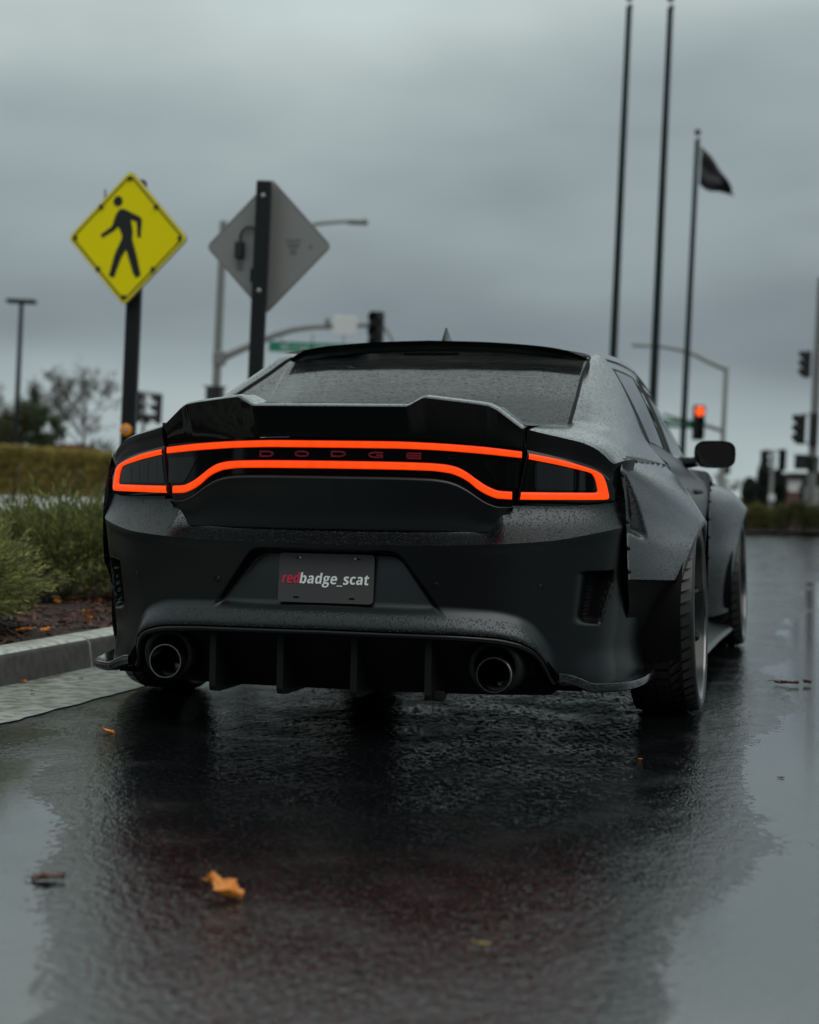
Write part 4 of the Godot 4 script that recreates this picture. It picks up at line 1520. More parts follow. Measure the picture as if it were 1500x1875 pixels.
func build_ground() -> void:
	# one sheet to the horizon, finer near the car and a little uneven, so that the rain stands in it
	var un := FastNoiseLite.new()
	un.seed = 77
	un.frequency = 0.55
	un.fractal_octaves = 3
	var near := road_relief()
	var far := []
	for q in [[-1500.0, -1.1, -1500.0, 1500.0], [2.7, 1500.0, -1500.0, 1500.0], [-1.1, 2.7, -1500.0, -4.5], [-1.1, 2.7, 14.0, 1500.0]]:
		far.append(surf(2, 2, func(u: float, v: float) -> Vector3: return cv(lerpf(q[0], q[1], u), 0.0, lerpf(q[2], q[3], v)), true))
	var l := [near]
	l.append_array(far)
	var rd := obj("road", join(l), M.asphalt)
	road_frame(rd)
	structure(rd)
	# gutter pan, kerb and bed run along the road frame
	var g := obj("gutter", surf(2, 900, func(u: float, v: float) -> Vector3:
		var z := lerpf(-9.0, 60.0, v)
		return cv(lerpf(-1.52, -1.057 + 0.022 * un.get_noise_1d(z * 22.0) + 0.008 * un.get_noise_1d(z * 90.0), u), lerpf(0.012, 0.004, u), z), true), M.gutter_concrete)
	road_frame(g)
	structure(g)
	var k := part("kerb", self)
	road_frame(k)
	structure(k)
	var prof := [[-1.505, 0.0], [-1.517, 0.110], [-1.527, 0.128], [-1.545, 0.137], [-1.59, 0.140], [-1.655, 0.140], [-1.665, 0.132], [-1.668, 0.0]]
	var zs := [-9.0, -5.42, -2.52, 0.50, 3.54, 6.7, 9.74, 12.8, 15.85, 18.9, 25.0, 31.1, 37.2, 43.3]
	for i in zs.size() - 1:
		var a: float = zs[i] + 0.009
		var b: float = zs[i + 1] - 0.009
		var face := []
		for s in [[0, 2], [2, 6], [6, 7]]:
			face.append(surf(s[1] - s[0], 1, func(u: float, v: float) -> Vector3:
				var r: Array = prof[s[0] + int(round(u * (s[1] - s[0])))]
				return cv(r[0], r[1], lerpf(a, b, v)), true))
		for e in [a, b]:
			var poly := PackedVector3Array()
			for j in range(1, prof.size() - 1):
				poly.append_array(PackedVector3Array([cv(prof[0][0], prof[0][1], e), cv(prof[j][0], prof[j][1], e), cv(prof[j + 1][0], prof[j + 1][1], e)]))
			face.append(flat(poly))
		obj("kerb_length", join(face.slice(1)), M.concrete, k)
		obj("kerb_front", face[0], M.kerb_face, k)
	var bed := obj("planting_bed", surf(30, 60, func(u: float, v: float) -> Vector3:
		var x := lerpf(-1.667, -6.2, u)
		var z := lerpf(-9.0, 11.0, v)
		return cv(x, 0.118 + 0.05 * smooth(0.0, 0.15, u) + 0.03 * un.get_noise_2d(x * 3.0, z * 3.0), z)), M.soil)
	road_frame(bed)
	structure(bed)
	# path behind the bed
	var pv := obj("path", join([surf(2, 20, func(u: float, v: float) -> Vector3: return cv(lerpf(-6.2, -9.5, u), 0.15, lerpf(-9.0, 30.0, v))), surf(2, 20, func(u: float, v: float) -> Vector3: return cv(lerpf(-1.667, -6.2, u), 0.145, lerpf(11.0, 30.0, v)))]), M.concrete)
	road_frame(pv)
	structure(pv)
	# raised car park beyond, on the left
	var lot := obj("car_park", cbox(90.0, 0.5, 60.0, 0.05, Vector3(-49.0, 0.20, -66.0)), M.concrete)
	structure(lot)
	# verge on the far side of the junction
	var verge := obj("verge", surf(40, 10, func(u: float, v: float) -> Vector3:
		var p := px(lerpf(1100, 1700, u), 930, lerpf(44.0, 110.0, v))
		return Vector3(p.x, 0.08 + 0.9 * smooth(0.0, 0.5, v) * 0.4, p.z)), M.soil)
	structure(verge)
	# standing rain: thin sheets of water in the hollows, ragged where the stone comes through
	for q in [[-1.03, 0.42, -4.4, -0.6], [1.2, 2.6, -4.4, 13.0]]:
		var pd := obj("puddle", surf(2, 2, func(u: float, v: float) -> Vector3: return cv(lerpf(q[0], q[1], u), -0.0012, lerpf(q[2], q[3], v)), true), M.rainwater)
		road_frame(pd)
		structure(pd)
	# mulch
	var mm := MultiMesh.new()
	mm.transform_format = MultiMesh.TRANSFORM_3D
	mm.use_colors = true
	mm.mesh = cbox(0.035, 0.006, 0.012, 0.002)
	mm.instance_count = 5200
	for i in 5200:
		var x := -1.68 - pow(rng.randf(), 1.3) * 1.9
		var z := rng.randf_range(-1.0, 4.5)
		var y := 0.118 + 0.05 * smooth(0.0, 0.15, (-1.667 - x) / 4.53) + 0.03 * un.get_noise_2d(x * 3.0, z * 3.0) + 0.006
		var b := Basis.from_euler(Vector3(rng.randf_range(-0.6, 0.6), rng.randf() * TAU, rng.randf_range(-0.6, 0.6))).scaled(Vector3.ONE * rng.randf_range(0.5, 1.5))
		mm.set_instance_transform(i, Transform3D(b, cv(x, y, z)))
		var t := rng.randf()
		mm.set_instance_color(i, Color(0.10, 0.032, 0.016).lerp(Color(0.022, 0.012, 0.009), t) * rng.randf_range(0.6, 1.5))
	var mi := MultiMeshInstance3D.new()
	mi.name = "bark_mulch"
	mi.multimesh = mm
	mi.material_override = M.mulch_chip
	add_child(mi)
	road_frame(mi)
	mi.set_meta("kind", "stuff")
	tag(mi, "dark red bark mulch strewn under the junipers behind the kerb", "mulch")


func road_relief() -> ArrayMesh:
	# the stretch near the viewer has real hollows and stone grain; rain stands in the hollows
	var big := FastNoiseLite.new()
	big.seed = 15
	big.frequency = 0.8
	big.fractal_octaves = 4
	var fine := FastNoiseLite.new()
	fine.seed = 55
	fine.frequency = 40.0
	fine.fractal_octaves = 2
	return surf(420, 850, func(u: float, v: float) -> Vector3:
		var x := lerpf(-1.1, 2.7, u)
		var z := -4.5 + 18.5 * pow(v, 1.7)
		var hollow := 0.0044 * smooth(0.06, -0.26, x + 0.44 * (z + 1.85) + 0.44) * smooth(-0.7, -1.5, z)
		hollow += 0.0044 * smooth(1.18, 1.45, x) * (1.0 - smooth(9.0, 12.5, z))
		var h := 0.0045 * big.get_noise_2d(x, z * 0.7) + 0.0012 * fine.get_noise_2d(x, z) - hollow + 0.0010
		var edge := minf(minf(x + 1.1, 2.7 - x), minf(z + 4.5, 14.0 - z))
		return cv(x, h * smooth(0.0, 0.12, edge), z), true)


func spray_mesh(seed_: int, length: float, needles: int) -> ArrayMesh:
	# one juniper twig: a stem with short needles all round, tips paler
	var r := RandomNumberGenerator.new()
	r.seed = seed_
	var v := PackedVector3Array()
	var n := PackedVector3Array()
	var c := PackedColorArray()
	var ix := PackedInt32Array()
	for k in needles:
		var t := (k + 0.5) / needles
		var a := r.randf() * TAU
		var bend := Vector3(0, 0, 0.18 * length * t * t)
		var base := Vector3(0, t * length, 0) + bend
		var d := Vector3(cos(a), 0.9 + 0.5 * t, sin(a)).normalized()
		var l := length * 0.26 * (1.1 - 0.55 * t)
		var s := d.cross(Vector3(r.randf() - 0.5, r.randf() - 0.5, r.randf() - 0.5)).normalized() * length * 0.045
		var at := v.size()
		v.append_array(PackedVector3Array([base - s, base + s, base + d * l]))
		var nn := d.cross(s).normalized()
		n.append_array(PackedVector3Array([nn, nn, nn]))
		var tone := r.randf_range(0.75, 1.25)
		var col := Color(tone, tone, tone)
		c.append_array(PackedColorArray([col, col, col]))
		ix.append_array([at, at + 1, at + 2])
	return arrays(v, n, ix, PackedVector2Array(), c)


func bush(called: String, label: String, at: Vector3, size: Vector3, count: int, twig: float, c0: Color, c1: Color, group: String, sd: int, flat_top := false) -> Node3D:
	var t := thing(called, label, "bush", at, 0.0, group)
	var r := RandomNumberGenerator.new()
	r.seed = sd
	var stems := []
	for k in 7:
		var a := k * TAU / 7.0 + r.randf()
		stems.append(tube([Vector3.ZERO, Vector3(cos(a) * size.x * 0.2, size.y * 0.35, sin(a) * size.z * 0.2), Vector3(cos(a) * size.x * 0.6, size.y * 0.65, sin(a) * size.z * 0.6)], 0.02 * size.y + 0.004, 0.004, 6))
	obj("stem", join(stems), M.bark, t)
	var lump := FastNoiseLite.new()
	lump.seed = sd
	lump.frequency = 1.6
	var mm := MultiMesh.new()
	mm.transform_format = MultiMesh.TRANSFORM_3D
	mm.use_colors = true
	mm.mesh = spray_mesh(sd, 1.0, 30)
	mm.instance_count = count
	for i in count:
		var d := Vector3(r.randfn(), r.randfn(), r.randfn()).normalized()
		if d.y < -0.35:
			d.y = -d.y
		var rad := 1.0 + 0.42 * lump.get_noise_3dv(d * 1.9 + Vector3(sd, 0, 0)) + 0.34 * lump.get_noise_3dv(d * 4.6)
		var depth := pow(r.randf(), 0.55)
		var p := Vector3(d.x * size.x, d.y * size.y * 0.62 + size.y * 0.42, d.z * size.z) * rad * lerpf(0.55, 1.0, depth)
		if flat_top:
			var e := Vector3(clampf(d.x * 1.9, -1, 1), clampf(d.y * 1.9, -0.9, 1), clampf(d.z * 1.9, -1, 1)) * lerpf(0.75, 1.0, depth) * (1.0 + 0.10 * (rad - 1.0))
			p = Vector3(e.x * size.x, e.y * size.y * 0.5 + size.y * 0.5, e.z * size.z)
		p.y = maxf(p.y, 0.01)
		var up := (d * 1.3 + Vector3(r.randf_range(-0.7, 0.7), r.randf_range(-0.5, 0.7), r.randf_range(-0.7, 0.7))).normalized()
		var b := Basis(Quaternion(Vector3.UP, up)) * Basis(Vector3.UP, r.randf() * TAU)
		mm.set_instance_transform(i, Transform3D(b.scaled(Vector3.ONE * twig * r.randf_range(0.7, 1.35)), p))
		var clump := 0.5 + 0.5 * lump.get_noise_3dv(p * 9.0 / maxf(size.y, 0.5))
		mm.set_instance_color(i, c0.lerp(c1, r.randf() * r.randf() * (0.4 + 1.2 * clump)) * r.randf_range(0.75, 1.2) * (0.35 + 1.15 * clump))
	var mi := MultiMeshInstance3D.new()
	mi.name = "foliage"
	mi.multimesh = mm
	mi.material_override = M.foliage
	mi.set_meta("kind", "stuff")
	t.add_child(mi)
	return t


func build_kerb_side() -> void:
	var c0 := Color(0.16, 0.175, 0.07)
	var c1 := Color(0.66, 0.64, 0.22)
	bush("juniper", "low juniper bush nearest the kerb with yellow-green tips, spilling over the mulch", rw(-2.30, 0.15, 0.35), Vector3(0.52, 0.44, 0.55), 22000, 0.033, c0, c1, "junipers in the bed behind the kerb", 3)
	bush("juniper", "spreading dark juniper bush beside the car's left flank", rw(-2.55, 0.15, 2.5), Vector3(0.60, 0.50, 0.62), 22000, 0.036, c0 * 0.9, c1 * 0.8, "junipers in the bed behind the kerb", 4)
	bush("juniper", "juniper bush set back between the two front junipers", rw(-3.55, 0.15, 1.9), Vector3(0.62, 0.42, 0.62), 13000, 0.036, c0, c1 * 0.9, "junipers in the bed behind the kerb", 5)
	bush("juniper", "juniper bush in the bed towards the crossing signs", rw(-3.2, 0.15, 4.4), Vector3(0.65, 0.38, 0.65), 9000, 0.036, c0 * 0.9, c1 * 0.8, "junipers in the bed behind the kerb", 6)


func leaf_mesh(sd: int, l: float, w: float, curl: float, lobes: int) -> ArrayMesh:
	# a dry leaf: uneven outline, curled up along its rib, with a stalk
	var r := RandomNumberGenerator.new()
	r.seed = sd
	var ph := r.randf() * TAU
	var m := surf(18, 26, func(u: float, v: float) -> Vector3:
		var t := v
		var half := w * 0.5 * pow(sin(PI * clampf(t * 0.94 + 0.03, 0.0, 1.0)), 0.7) * (1.0 + 0.30 * sin(t * PI * lobes * 1.3 + ph) + 0.12 * sin(t * 37.0 + ph * 2.0 + u * 3.0))
		var k := u * 2.0 - 1.0
		var x := k * half
		var y := curl * (k * k * 0.55 + 0.35 * sin(t * PI * 1.3 + ph) * 0.7) * w + 0.05 * w * sin(k * 7.0 + t * 9.0 + ph)
		return Vector3(x, y, (t - 0.5) * l))
	var lo := 1.0
	for q in m.surface_get_arrays(0)[Mesh.ARRAY_VERTEX]:
		lo = minf(lo, q.y)
	var st := tube([Vector3(0, curl * 0.1 * w, -l * 0.48), Vector3(0.004, curl * 0.12 * w, -l * 0.62), Vector3(0.012, lo + 0.003, -l * 0.75)], l * 0.018, l * 0.014, 5)
	return join([[m, Transform3D(Basis(), Vector3(0, -lo + 0.0005, 0))], [st, Transform3D(Basis(), Vector3(0, -lo + 0.0005, 0))]])


func build_litter() -> void:
	# picture point, size, curl, turn, tilt, material, label
	var a := [
		[408, 1645, 0.074, 0.066, 0.36, 1.25, 0.28, "leaf_orange", "curled bright orange leaf lying alone on the wet asphalt behind the car"],
		[88, 1612, 0.066, 0.040, 0.28, 1.5, 0.0, "leaf_brown", "flat dark brown leaf on the wet asphalt near the gutter"],
		[1440, 1255, 0.10, 0.045, 0.35, 1.35, 0.1, "leaf_brown", "large curled brown leaf on the wet road to the car's right"],
		[1478, 1254, 0.055, 0.035, 0.5, 0.4, 0.2, "leaf_brown", "small torn brown leaf lying beside the large brown leaf"],
		[198, 1343, 0.045, 0.022, 0.5, 1.3, 0.1, "leaf_orange", "narrow pale orange leaf on the asphalt just behind the gutter edge"],
		[42, 1257, 0.036, 0.024, 0.5, 0.8, 0.0, "leaf_orange", "small orange leaf lying in the gutter against the kerb"],
		[1172, 1391, 0.016, 0.013, 0.4, 0.5, 0.0, "leaf_orange", "tiny orange leaf scrap behind the right rear wheel"],
		[1430, 1424, 0.020, 0.012, 0.3, 1.2, 0.0, "leaf_brown", "tiny brown leaf scrap on the bright wet road"],
		[885, 1727, 0.034, 0.006, 0.1, 1.1, 0.0, "leaf_yellow", "thin yellow leaf blade on the dark asphalt"],
		[392, 1676, 0.026, 0.004, 0.1, 1.2, 0.0, "leaf_yellow", "thin yellow leaf blade just in front of the orange leaf"],
		[845, 1411, 0.030, 0.003, 0.1, 1.3, 0.0, "leaf_yellow", "thin yellow pine needle behind the exhausts"],
		[608, 1384, 0.020, 0.003, 0.1, 1.0, 0.0, "leaf_yellow", "short yellow pine needle behind the number plate"],
		[956, 1510, 0.012, 0.008, 0.3, 0.4, 0.0, "leaf_orange", "tiny orange flake on the asphalt behind the right exhaust"],
		[1148, 1501, 0.014, 0.006, 0.3, 1.4, 0.0, "leaf_orange", "tiny orange sliver on the asphalt further behind the right wheel"],
		[470, 1645, 0.012, 0.008, 0.3, 1.0, 0.0, "leaf_brown", "brown leaf crumb beside the bright orange leaf"],
	]
	var k := 0
	for q in a:
		var o := obj("fallen_leaf", leaf_mesh(50 + k, q[2], q[3], q[4], 3 + k % 3), M[q[7]])
		var g := gpx(q[0], q[1], 0.0)
		var raise := 0.013 if q[0] == 42 else -0.001
		o.transform = Transform3D(Basis(Vector3.UP, q[5]) * Basis(Vector3.RIGHT, q[6]), g + Vector3(0, raise + q[2] * 0.5 * sin(q[6]), 0))
		tag(o, q[8], "leaf", "fallen leaves")
		k += 1
	# scraps washed along the gutter
	for i in 10:
		var o := obj("fallen_leaf", leaf_mesh(130 + i, rng.randf_range(0.012, 0.028), rng.randf_range(0.006, 0.014), 0.2, 3), M.leaf_brown)
		o.transform = Transform3D(Basis(Vector3.UP, rng.randf() * TAU), rw(rng.randf_range(-1.46, -1.15), 0.011, rng.randf_range(-1.3, 0.6)))
		tag(o, "tiny brown leaf scrap washed into the concrete gutter", "leaf", "leaf scraps in the gutter")
	# leaves on the mulch
	var b := [[163, 1136, "pale orange leaf lying flat on the mulch beside the car"], [45, 1156, "orange leaf on the mulch at the foot of the nearest juniper"], [84, 1155, "small orange leaf on the mulch just behind the kerb"], [105, 1103, "orange leaf under the edge of the nearest juniper"], [131, 1098, "orange leaf lodged between the two front junipers"], [162, 1124, "small orange leaf further back on the mulch"], [180, 1102, "orange leaf on the mulch by the car's left flank"]]
	for q in b:
		var g := gpx(q[0], q[1], 0.175)
		var o := obj("fallen_leaf", leaf_mesh(90 + k, 0.05 if k % 2 else 0.07, 0.035, 0.4, 4), M.leaf_orange)
		o.transform = Transform3D(Basis(Vector3.UP, 1.3 + k) * Basis(Vector3.RIGHT, 0.25), g)
		tag(o, q[2], "leaf", "leaves on the mulch")
		k += 1


# ------------------------------------------------------------------ crossing signs

func rounded(half: float, r: float, turn: float) -> PackedVector2Array:
	var o := PackedVector2Array()
	for q in [[1, 1, 0.0], [-1, 1, 0.25], [-1, -1, 0.5], [1, -1, 0.75]]:
		for i in 7:
			var a: float = (q[2] + i / 6.0 * 0.25) * TAU
			o.append(Vector2(q[0] * (half - r) + cos(a) * r, q[1] * (half - r) + sin(a) * r).rotated(turn))
	return o


func post(t: Node3D, h: float, w: float) -> void:
	obj("post", cbox(w, h, w, 0.012, Vector3(0, h * 0.5, 0)), M.post_black, t)
	obj("base_plate", cbox(w * 1.9, 0.02, w * 1.9, 0.004, Vector3(0, 0.012, 0)), M.post_black, t)


func build_signs() -> void:
	# facing us
	var d := 14.0
	var c := px(241, 438, d)
	var base := Vector3(c.x - c.y * LEAN + 0.03, 0.14, c.z - 0.10)
	var t := thing("crossing_sign", "yellow diamond pedestrian crossing sign on a black square post", "road sign", base)
	t.rotation.z = -LEAN
	var tp := px(263, 326, d)
	post(t, tp.y - 0.14, 0.115)
	var hd := part("sign_board", t, Vector3(-0.05, c.y - 0.14, 0.16))
	hd.rotation.y = -0.35
	hd.rotation.z = -0.012
	var half := 0.381
	obj("backing", extrude(rounded(half + 0.004, 0.045, PI / 4), 0.02), M.sign_back, hd)
	obj("face", extrude(rounded(half, 0.042, PI / 4), 0.004), M.sign_yellow, hd).position.z = 0.003
	var rim := []
	for i in 4:
		var m := cbox(half * 2.0 - 0.10, 0.018, 0.002, 0.0005, Vector3(0, half - 0.026, 0))
		rim.append([m, Transform3D(Basis(Vector3.BACK, PI / 4 + i * PI / 2), Vector3.ZERO)])
	obj("border", join(rim), mat("border_olive", Color(0.20, 0.175, 0.008), 0.5), hd).position.z = 0.0042
	# walking figure, outlined on the board
	var fig := PackedVector2Array()
	for q in [[770, 292], [800, 290], [905, 340], [916, 358], [909, 468], [888, 466], [882, 372], [846, 358], [858, 430], [855, 480], [882, 570], [911, 700], [882, 719], [862, 690], [815, 542], [782, 600], [738, 718], [704, 708], [742, 570], [784, 482], [789, 455], [764, 400], [742, 424], [662, 470], [648, 450], [722, 398], [745, 330]]:
		fig.append(sign_xy(q[0] / 3.408, 300.0 + q[1] / 3.408))
	obj("walking_figure", extrude(fig, 0.002), M.sign_black, hd).position.z = 0.0052
	var disc := PackedVector2Array()
	for i in 28:
		disc.append(sign_xy(223.2, 371.3) + Vector2(cos(i * TAU / 28), sin(i * TAU / 28)) * 0.042)
	obj("figure_head", extrude(disc, 0.002), M.sign_black, hd).position.z = 0.0052
	for i in 8:
		var r := half * 1.414 - 0.062 if i % 2 == 0 else half - 0.028
		var p := Vector2(r, 0).rotated(i * PI / 4)
		var l := obj("warning_light", lathe([[0.020, 0.0], [0.020, 0.010], [0.016, 0.013], [0.0001, 0.014]], 16), M.sign_black, hd)
		l.transform = Transform3D(Basis(Vector3.RIGHT, PI / 2), Vector3(p.x, p.y, 0.004))
	obj("aerial", tube([Vector3(-0.24, 0.28, -0.05), Vector3(-0.25, 0.31, -0.05), Vector3(-0.255, 0.40, -0.05)], 0.012, 0.009, 6), M.galvanised, hd)
	# push button on the same post
	var bp := px(225, 787, d)
	var bt := part("push_button", t, Vector3(-0.012, bp.y - 0.14, 0.06))
	bt.rotation.y = 0.15
	for q in [["housing", [[0.0001, 0.03], [0.035, 0.03], [0.047, 0.024], [0.050, 0.015], [0.050, 0.0]], "button_orange"], ["button", [[0.0001, 0.042], [0.014, 0.040], [0.017, 0.030]], "button_steel"]]:
		var o := obj(q[0], lathe(q[1], 28), M[q[2]], bt)
		o.rotation.x = PI / 2

	# facing away
	d = 13.6
	c = px(490, 448, d)
	var top := px(485, 332, d)
	base = Vector3(px(480, 448, d).x - c.y * LEAN, 0.14, c.z)
	t = thing("crossing_sign", "bare grey back of a diamond road sign on a black square post", "road sign", base)
	t.rotation.z = -LEAN
	post(t, top.y - 0.14, 0.115)
	for y in [top.y - 0.14 - 0.12, top.y - 0.14 - 0.86]:
		var o := obj("bolt", lathe([[0.0001, 0.012], [0.014, 0.010], [0.020, 0.0]], 14), M.button_steel, t)
		o.transform = Transform3D(Basis(Vector3.RIGHT, PI / 2), Vector3(0.0, y, 0.058))
	hd = part("sign_board", t, Vector3(0.045, c.y - 0.14, -0.085))
	hd.rotation.y = -0.33
	obj("panel", extrude(rounded(half, 0.045, PI / 4), 0.006), M.sign_back, hd)
	var rm := []
	for i in 4:
		rm.append([cbox(half * 2.0 - 0.09, 0.014, 0.018, 0.003, Vector3(0, half - 0.012, -0.008)), Transform3D(Basis(Vector3.BACK, PI / 4 + i * PI / 2), Vector3.ZERO)])
	obj("edge_frame", join(rm), M.galvanised, hd)
	var path := []
	for i in 14:
		var a := PI * i / 13.0
		path.append(Vector3(-0.155 - cos(a) * 0.075, 0.06 + sin(a) * 0.09, 0.03))
	path.push_front(Vector3(-0.231, 0.02, 0.025))
	path.append(Vector3(-0.075, -0.02, 0.03))
	path.append(Vector3(-0.073, -0.16, 0.03))
	obj("cable", tube(path, 0.010, 0.010, 6), M.cable, hd)
	obj("junction_box", cbox(0.072, 0.135, 0.05, 0.01, Vector3(-0.235, -0.03, 0.026)), M.cable, hd)
	obj("small_box", cbox(0.055, 0.11, 0.045, 0.008, Vector3(-0.10, -0.23, 0.024)), M.plastic, hd)
	for s in [[-0.235, -0.16, 0.06, 0.07], [0.215, 0.045, 0.13, 0.02], [0.215, 0.005, 0.10, 0.035], [0.215, -0.045, 0.055, 0.045], [0.36, -0.005, 0.022, 0.03]]:
		obj("sticker", cbox(s[2], s[3], 0.001, 0.0002, Vector3(s[0], s[1], 0.001)), M.sticker, hd)


func sign_xy(u: float, v: float) -> Vector2:
	var k := 227.0
	return Vector2(((u - 241.0) - (438.0 - v) * 0.048) / (k * 0.92), (438.0 - v) / k)


# ------------------------------------------------------------------ traffic signals

func pole(called: String, label: String, category: String, at: Vector3, h: float, r0: float, r1: float, m: Material, group := "") -> Node3D:
	var t := thing(called, label, category, at, 0.0, group)
	t.rotation.z = -LEAN
	obj("shaft", tube(line(Vector3.ZERO, Vector3(0, h, 0), 4), r0, r1, 14), m, t)
	obj("foot", cbox(r0 * 4.0, 0.06, r0 * 4.0, 0.01, Vector3(0, 0.03, 0)), m, t)
	return t


func foot_of(u: float, v: float, d: float, ground := 0.0) -> Vector3:
	# where a leaning post seen at that point stands
	var p := px(u, v, d)
	return Vector3(p.x - (p.y - ground) * LEAN, ground, p.z)


func local(t: Node3D, u: float, v: float, d: float) -> Vector3:
	return t.transform.affine_inverse() * px(u, v, d)


func head(t: Node3D, at: Vector3, turn: float, plate_: bool, lit := -1, s := 1.0) -> void:
	# three-light signal head, facing +z before the turn
	var h := part("signal_head", t, at)
	h.rotation.y = turn
	h.scale = Vector3.ONE * s
	obj("housing", cbox(0.34, 1.04, 0.20, 0.03), M.signal_black, h)
	if plate_:
		obj("backplate", cbox(0.60, 1.28, 0.02, 0.005, Vector3(0, 0, -0.06)), M.signal_black, h)
	for k in 3:
		var y := 0.34 - k * 0.34
		var vis := surf(18, 3, func(u: float, v: float) -> Vector3:
			var a := lerpf(-0.6, PI + 0.6, u)
			return Vector3(cos(a) * 0.15, sin(a) * 0.15, lerpf(0.10, 0.36 - 0.10 * (1.0 - sin(a)), v)))
		var o := obj("visor", vis, M.signal_black, h)
		o.position.y = y
		var l := obj("lens", lathe([[0.0001, 0.035], [0.08, 0.028], [0.125, 0.010], [0.14, 0.0]], 24, true), M.signal_red if k == lit else M.lens_off, h)
		l.transform = Transform3D(Basis(Vector3.RIGHT, PI / 2), Vector3(0, y, 0.10))
		if k == lit:
			l.set_meta("label", "glowing red lens")


func ped_head(t: Node3D, at: Vector3, turn: float, s := 1.0) -> void:
	var h := part("pedestrian_head", t, at)
	h.rotation.y = turn
	h.scale = Vector3.ONE * s
	obj("housing", cbox(0.46, 0.50, 0.22, 0.03), M.signal_black, h)
	obj("hood", cbox(0.46, 0.02, 0.14, 0.005, Vector3(0, 0.24, 0.17)), M.signal_black, h)
	obj("display", cbox(0.38, 0.40, 0.01, 0.003, Vector3(0, 0, 0.112)), M.lens_off, h)


func build_signals() -> void:
	# mast arm beyond the crossing signs
	var d := 42.0
	var f := foot_of(397, 690, d)
	var g := "signal masts at the junction"
	var t := pole("signal_mast", "grey mast with a curved arm, street name board and lamp behind the bare sign back", "traffic signal", f, px(407, 405, d).y, 0.115, 0.085, M.galvanised, g)
	var arm := []
	for q in [[397, 662], [430, 645], [465, 630], [500, 615], [540, 603], [585, 598], [640, 596], [690, 595]]:
		arm.append(local(t, q[0], q[1], d))
	var fine := []
	for i in 25:
		fine.append(cat(arm, i / 24.0))
	obj("arm", tube(fine, 0.095, 0.05, 10), M.galvanised, t)
	var clamp_ := local(t, 402, 656, d)
	obj("clamp", cbox(0.30, 0.34, 0.26, 0.03, clamp_), M.galvanised, t)
	var lamp := []
	for q in [[407, 410], [450, 425], [520, 421], [580, 410], [625, 406], [645, 406]]:
		lamp.append(local(t, q[0], q[1], d))
	fine = []
	for i in 17:
		fine.append(cat(lamp, i / 16.0))
	obj("lamp_arm", tube(fine, 0.06, 0.04, 8), M.galvanised, t)
	obj("lamp_head", cbox(0.52, 0.11, 0.22, 0.04, local(t, 655, 407, d)), M.galvanised, t)
	obj("lamp_sensor", cbox(0.08, 0.07, 0.08, 0.02, local(t, 668, 402, d)), M.galvanised, t)
	var nb := part("name_board", t, local(t, 572, 637, d - 0.1))
	nb.rotation.z = 0.006
	obj("board", cbox(2.1, 0.25, 0.02, 0.006), M.sign_green, nb)
	# its lettering is too blurred to read: pale strokes of letter size
	var strokes := []
	var r := RandomNumberGenerator.new()
	r.seed = 4
	var x := -0.80
	while x < 0.85:
		if r.randf() < 0.86:
			strokes.append(cbox(0.018, 0.10 if r.randf() < 0.7 else 0.14, 0.002, 0.0005, Vector3(x, -0.005, 0.0115)))
			if r.randf() < 0.6:
				strokes.append(cbox(0.05, 0.018, 0.002, 0.0005, Vector3(x + 0.025, -0.045 + 0.08 * r.randf(), 0.0135)))
		x += 0.062
	obj("lettering", join(strokes), M.sign_white, nb)
	for k in [-0.75, 0.0, 0.75]:
		obj("hanger", cbox(0.03, 0.22, 0.02, 0.004, Vector3(k, 0.22, 0)), M.galvanised, nb)
	obj("lane_sign", cbox(0.58, 0.48, 0.02, 0.01, local(t, 632, 596, d - 0.12)), M.sign_white, t)
	obj("detector", join([[tube([local(t, 599, 604, d), local(t, 600, 585, d)], 0.035, 0.035, 8), Transform3D()], [cbox(0.11, 0.14, 0.2, 0.03, local(t, 600, 588, d)), Transform3D()]]), M.galvanised, t)
	head(t, local(t, 689, 610, d - 0.1), -0.25, false, -1, 1.0)
	obj("arm_end", tube([local(t, 700, 594, d), local(t, 710, 606, d), local(t, 719, 624, d), local(t, 726, 645, d)], 0.05, 0.04, 8), M.pole_grey, t)
	ped_head(t, local(t, 384, 720, d), -1.3, 0.7)
	ped_head(t, local(t, 402, 721, d), 1.3, 0.7)

	# pole with two heads, half hidden behind the yellow sign's post
	d = 60.0
	t = pole("signal_post", "signal post with two side-turned heads beside the yellow crossing sign's post", "traffic signal", foot_of(262, 800, d), 4.2, 0.07, 0.06, M.galvanised, g)
	obj("crossbar", tube([local(t, 250, 716, d), local(t, 294, 722, d)], 0.035, 0.035, 6), M.galvanised, t)
	head(t, local(t, 251, 746, d), 2.2, false)
	head(t, local(t, 291, 749, d), -1.35, false)
	ped_head(t, local(t, 268, 768, d), 0.3, 0.6)

	# red light seen over the wing mirror
	d = 52.0
	t = pole("signal_mast", "signal mast whose red light glows above the car's right wing mirror", "traffic signal", foot_of(1328, 720, d), px(1331, 672, d).y, 0.085, 0.07, M.pole_grey, g)
	var a2 := []
	for q in [[1328, 790], [1300, 781], [1275, 776], [1240, 766], [1215, 758]]:
		a2.append(local(t, q[0], q[1], d))
	obj("arm", tube(a2, 0.075, 0.05, 8), M.pole_grey, t)
	var a3 := []
	for q in [[1330, 676], [1300, 663], [1265, 646], [1230, 637], [1200, 633], [1172, 632]]:
		a3.append(local(t, q[0], q[1], d))
	fine = []
	for i in 17:
		fine.append(cat(a3, i / 16.0))
	obj("lamp_arm", tube(fine, 0.075, 0.05, 8), M.pole_grey, t)
	obj("lamp_head", cbox(0.5, 0.1, 0.2, 0.04, local(t, 1172, 632, d)), M.pole_grey, t)
	head(t, local(t, 1279, 774, d - 0.15), 0.04, false, 0, 1.0)
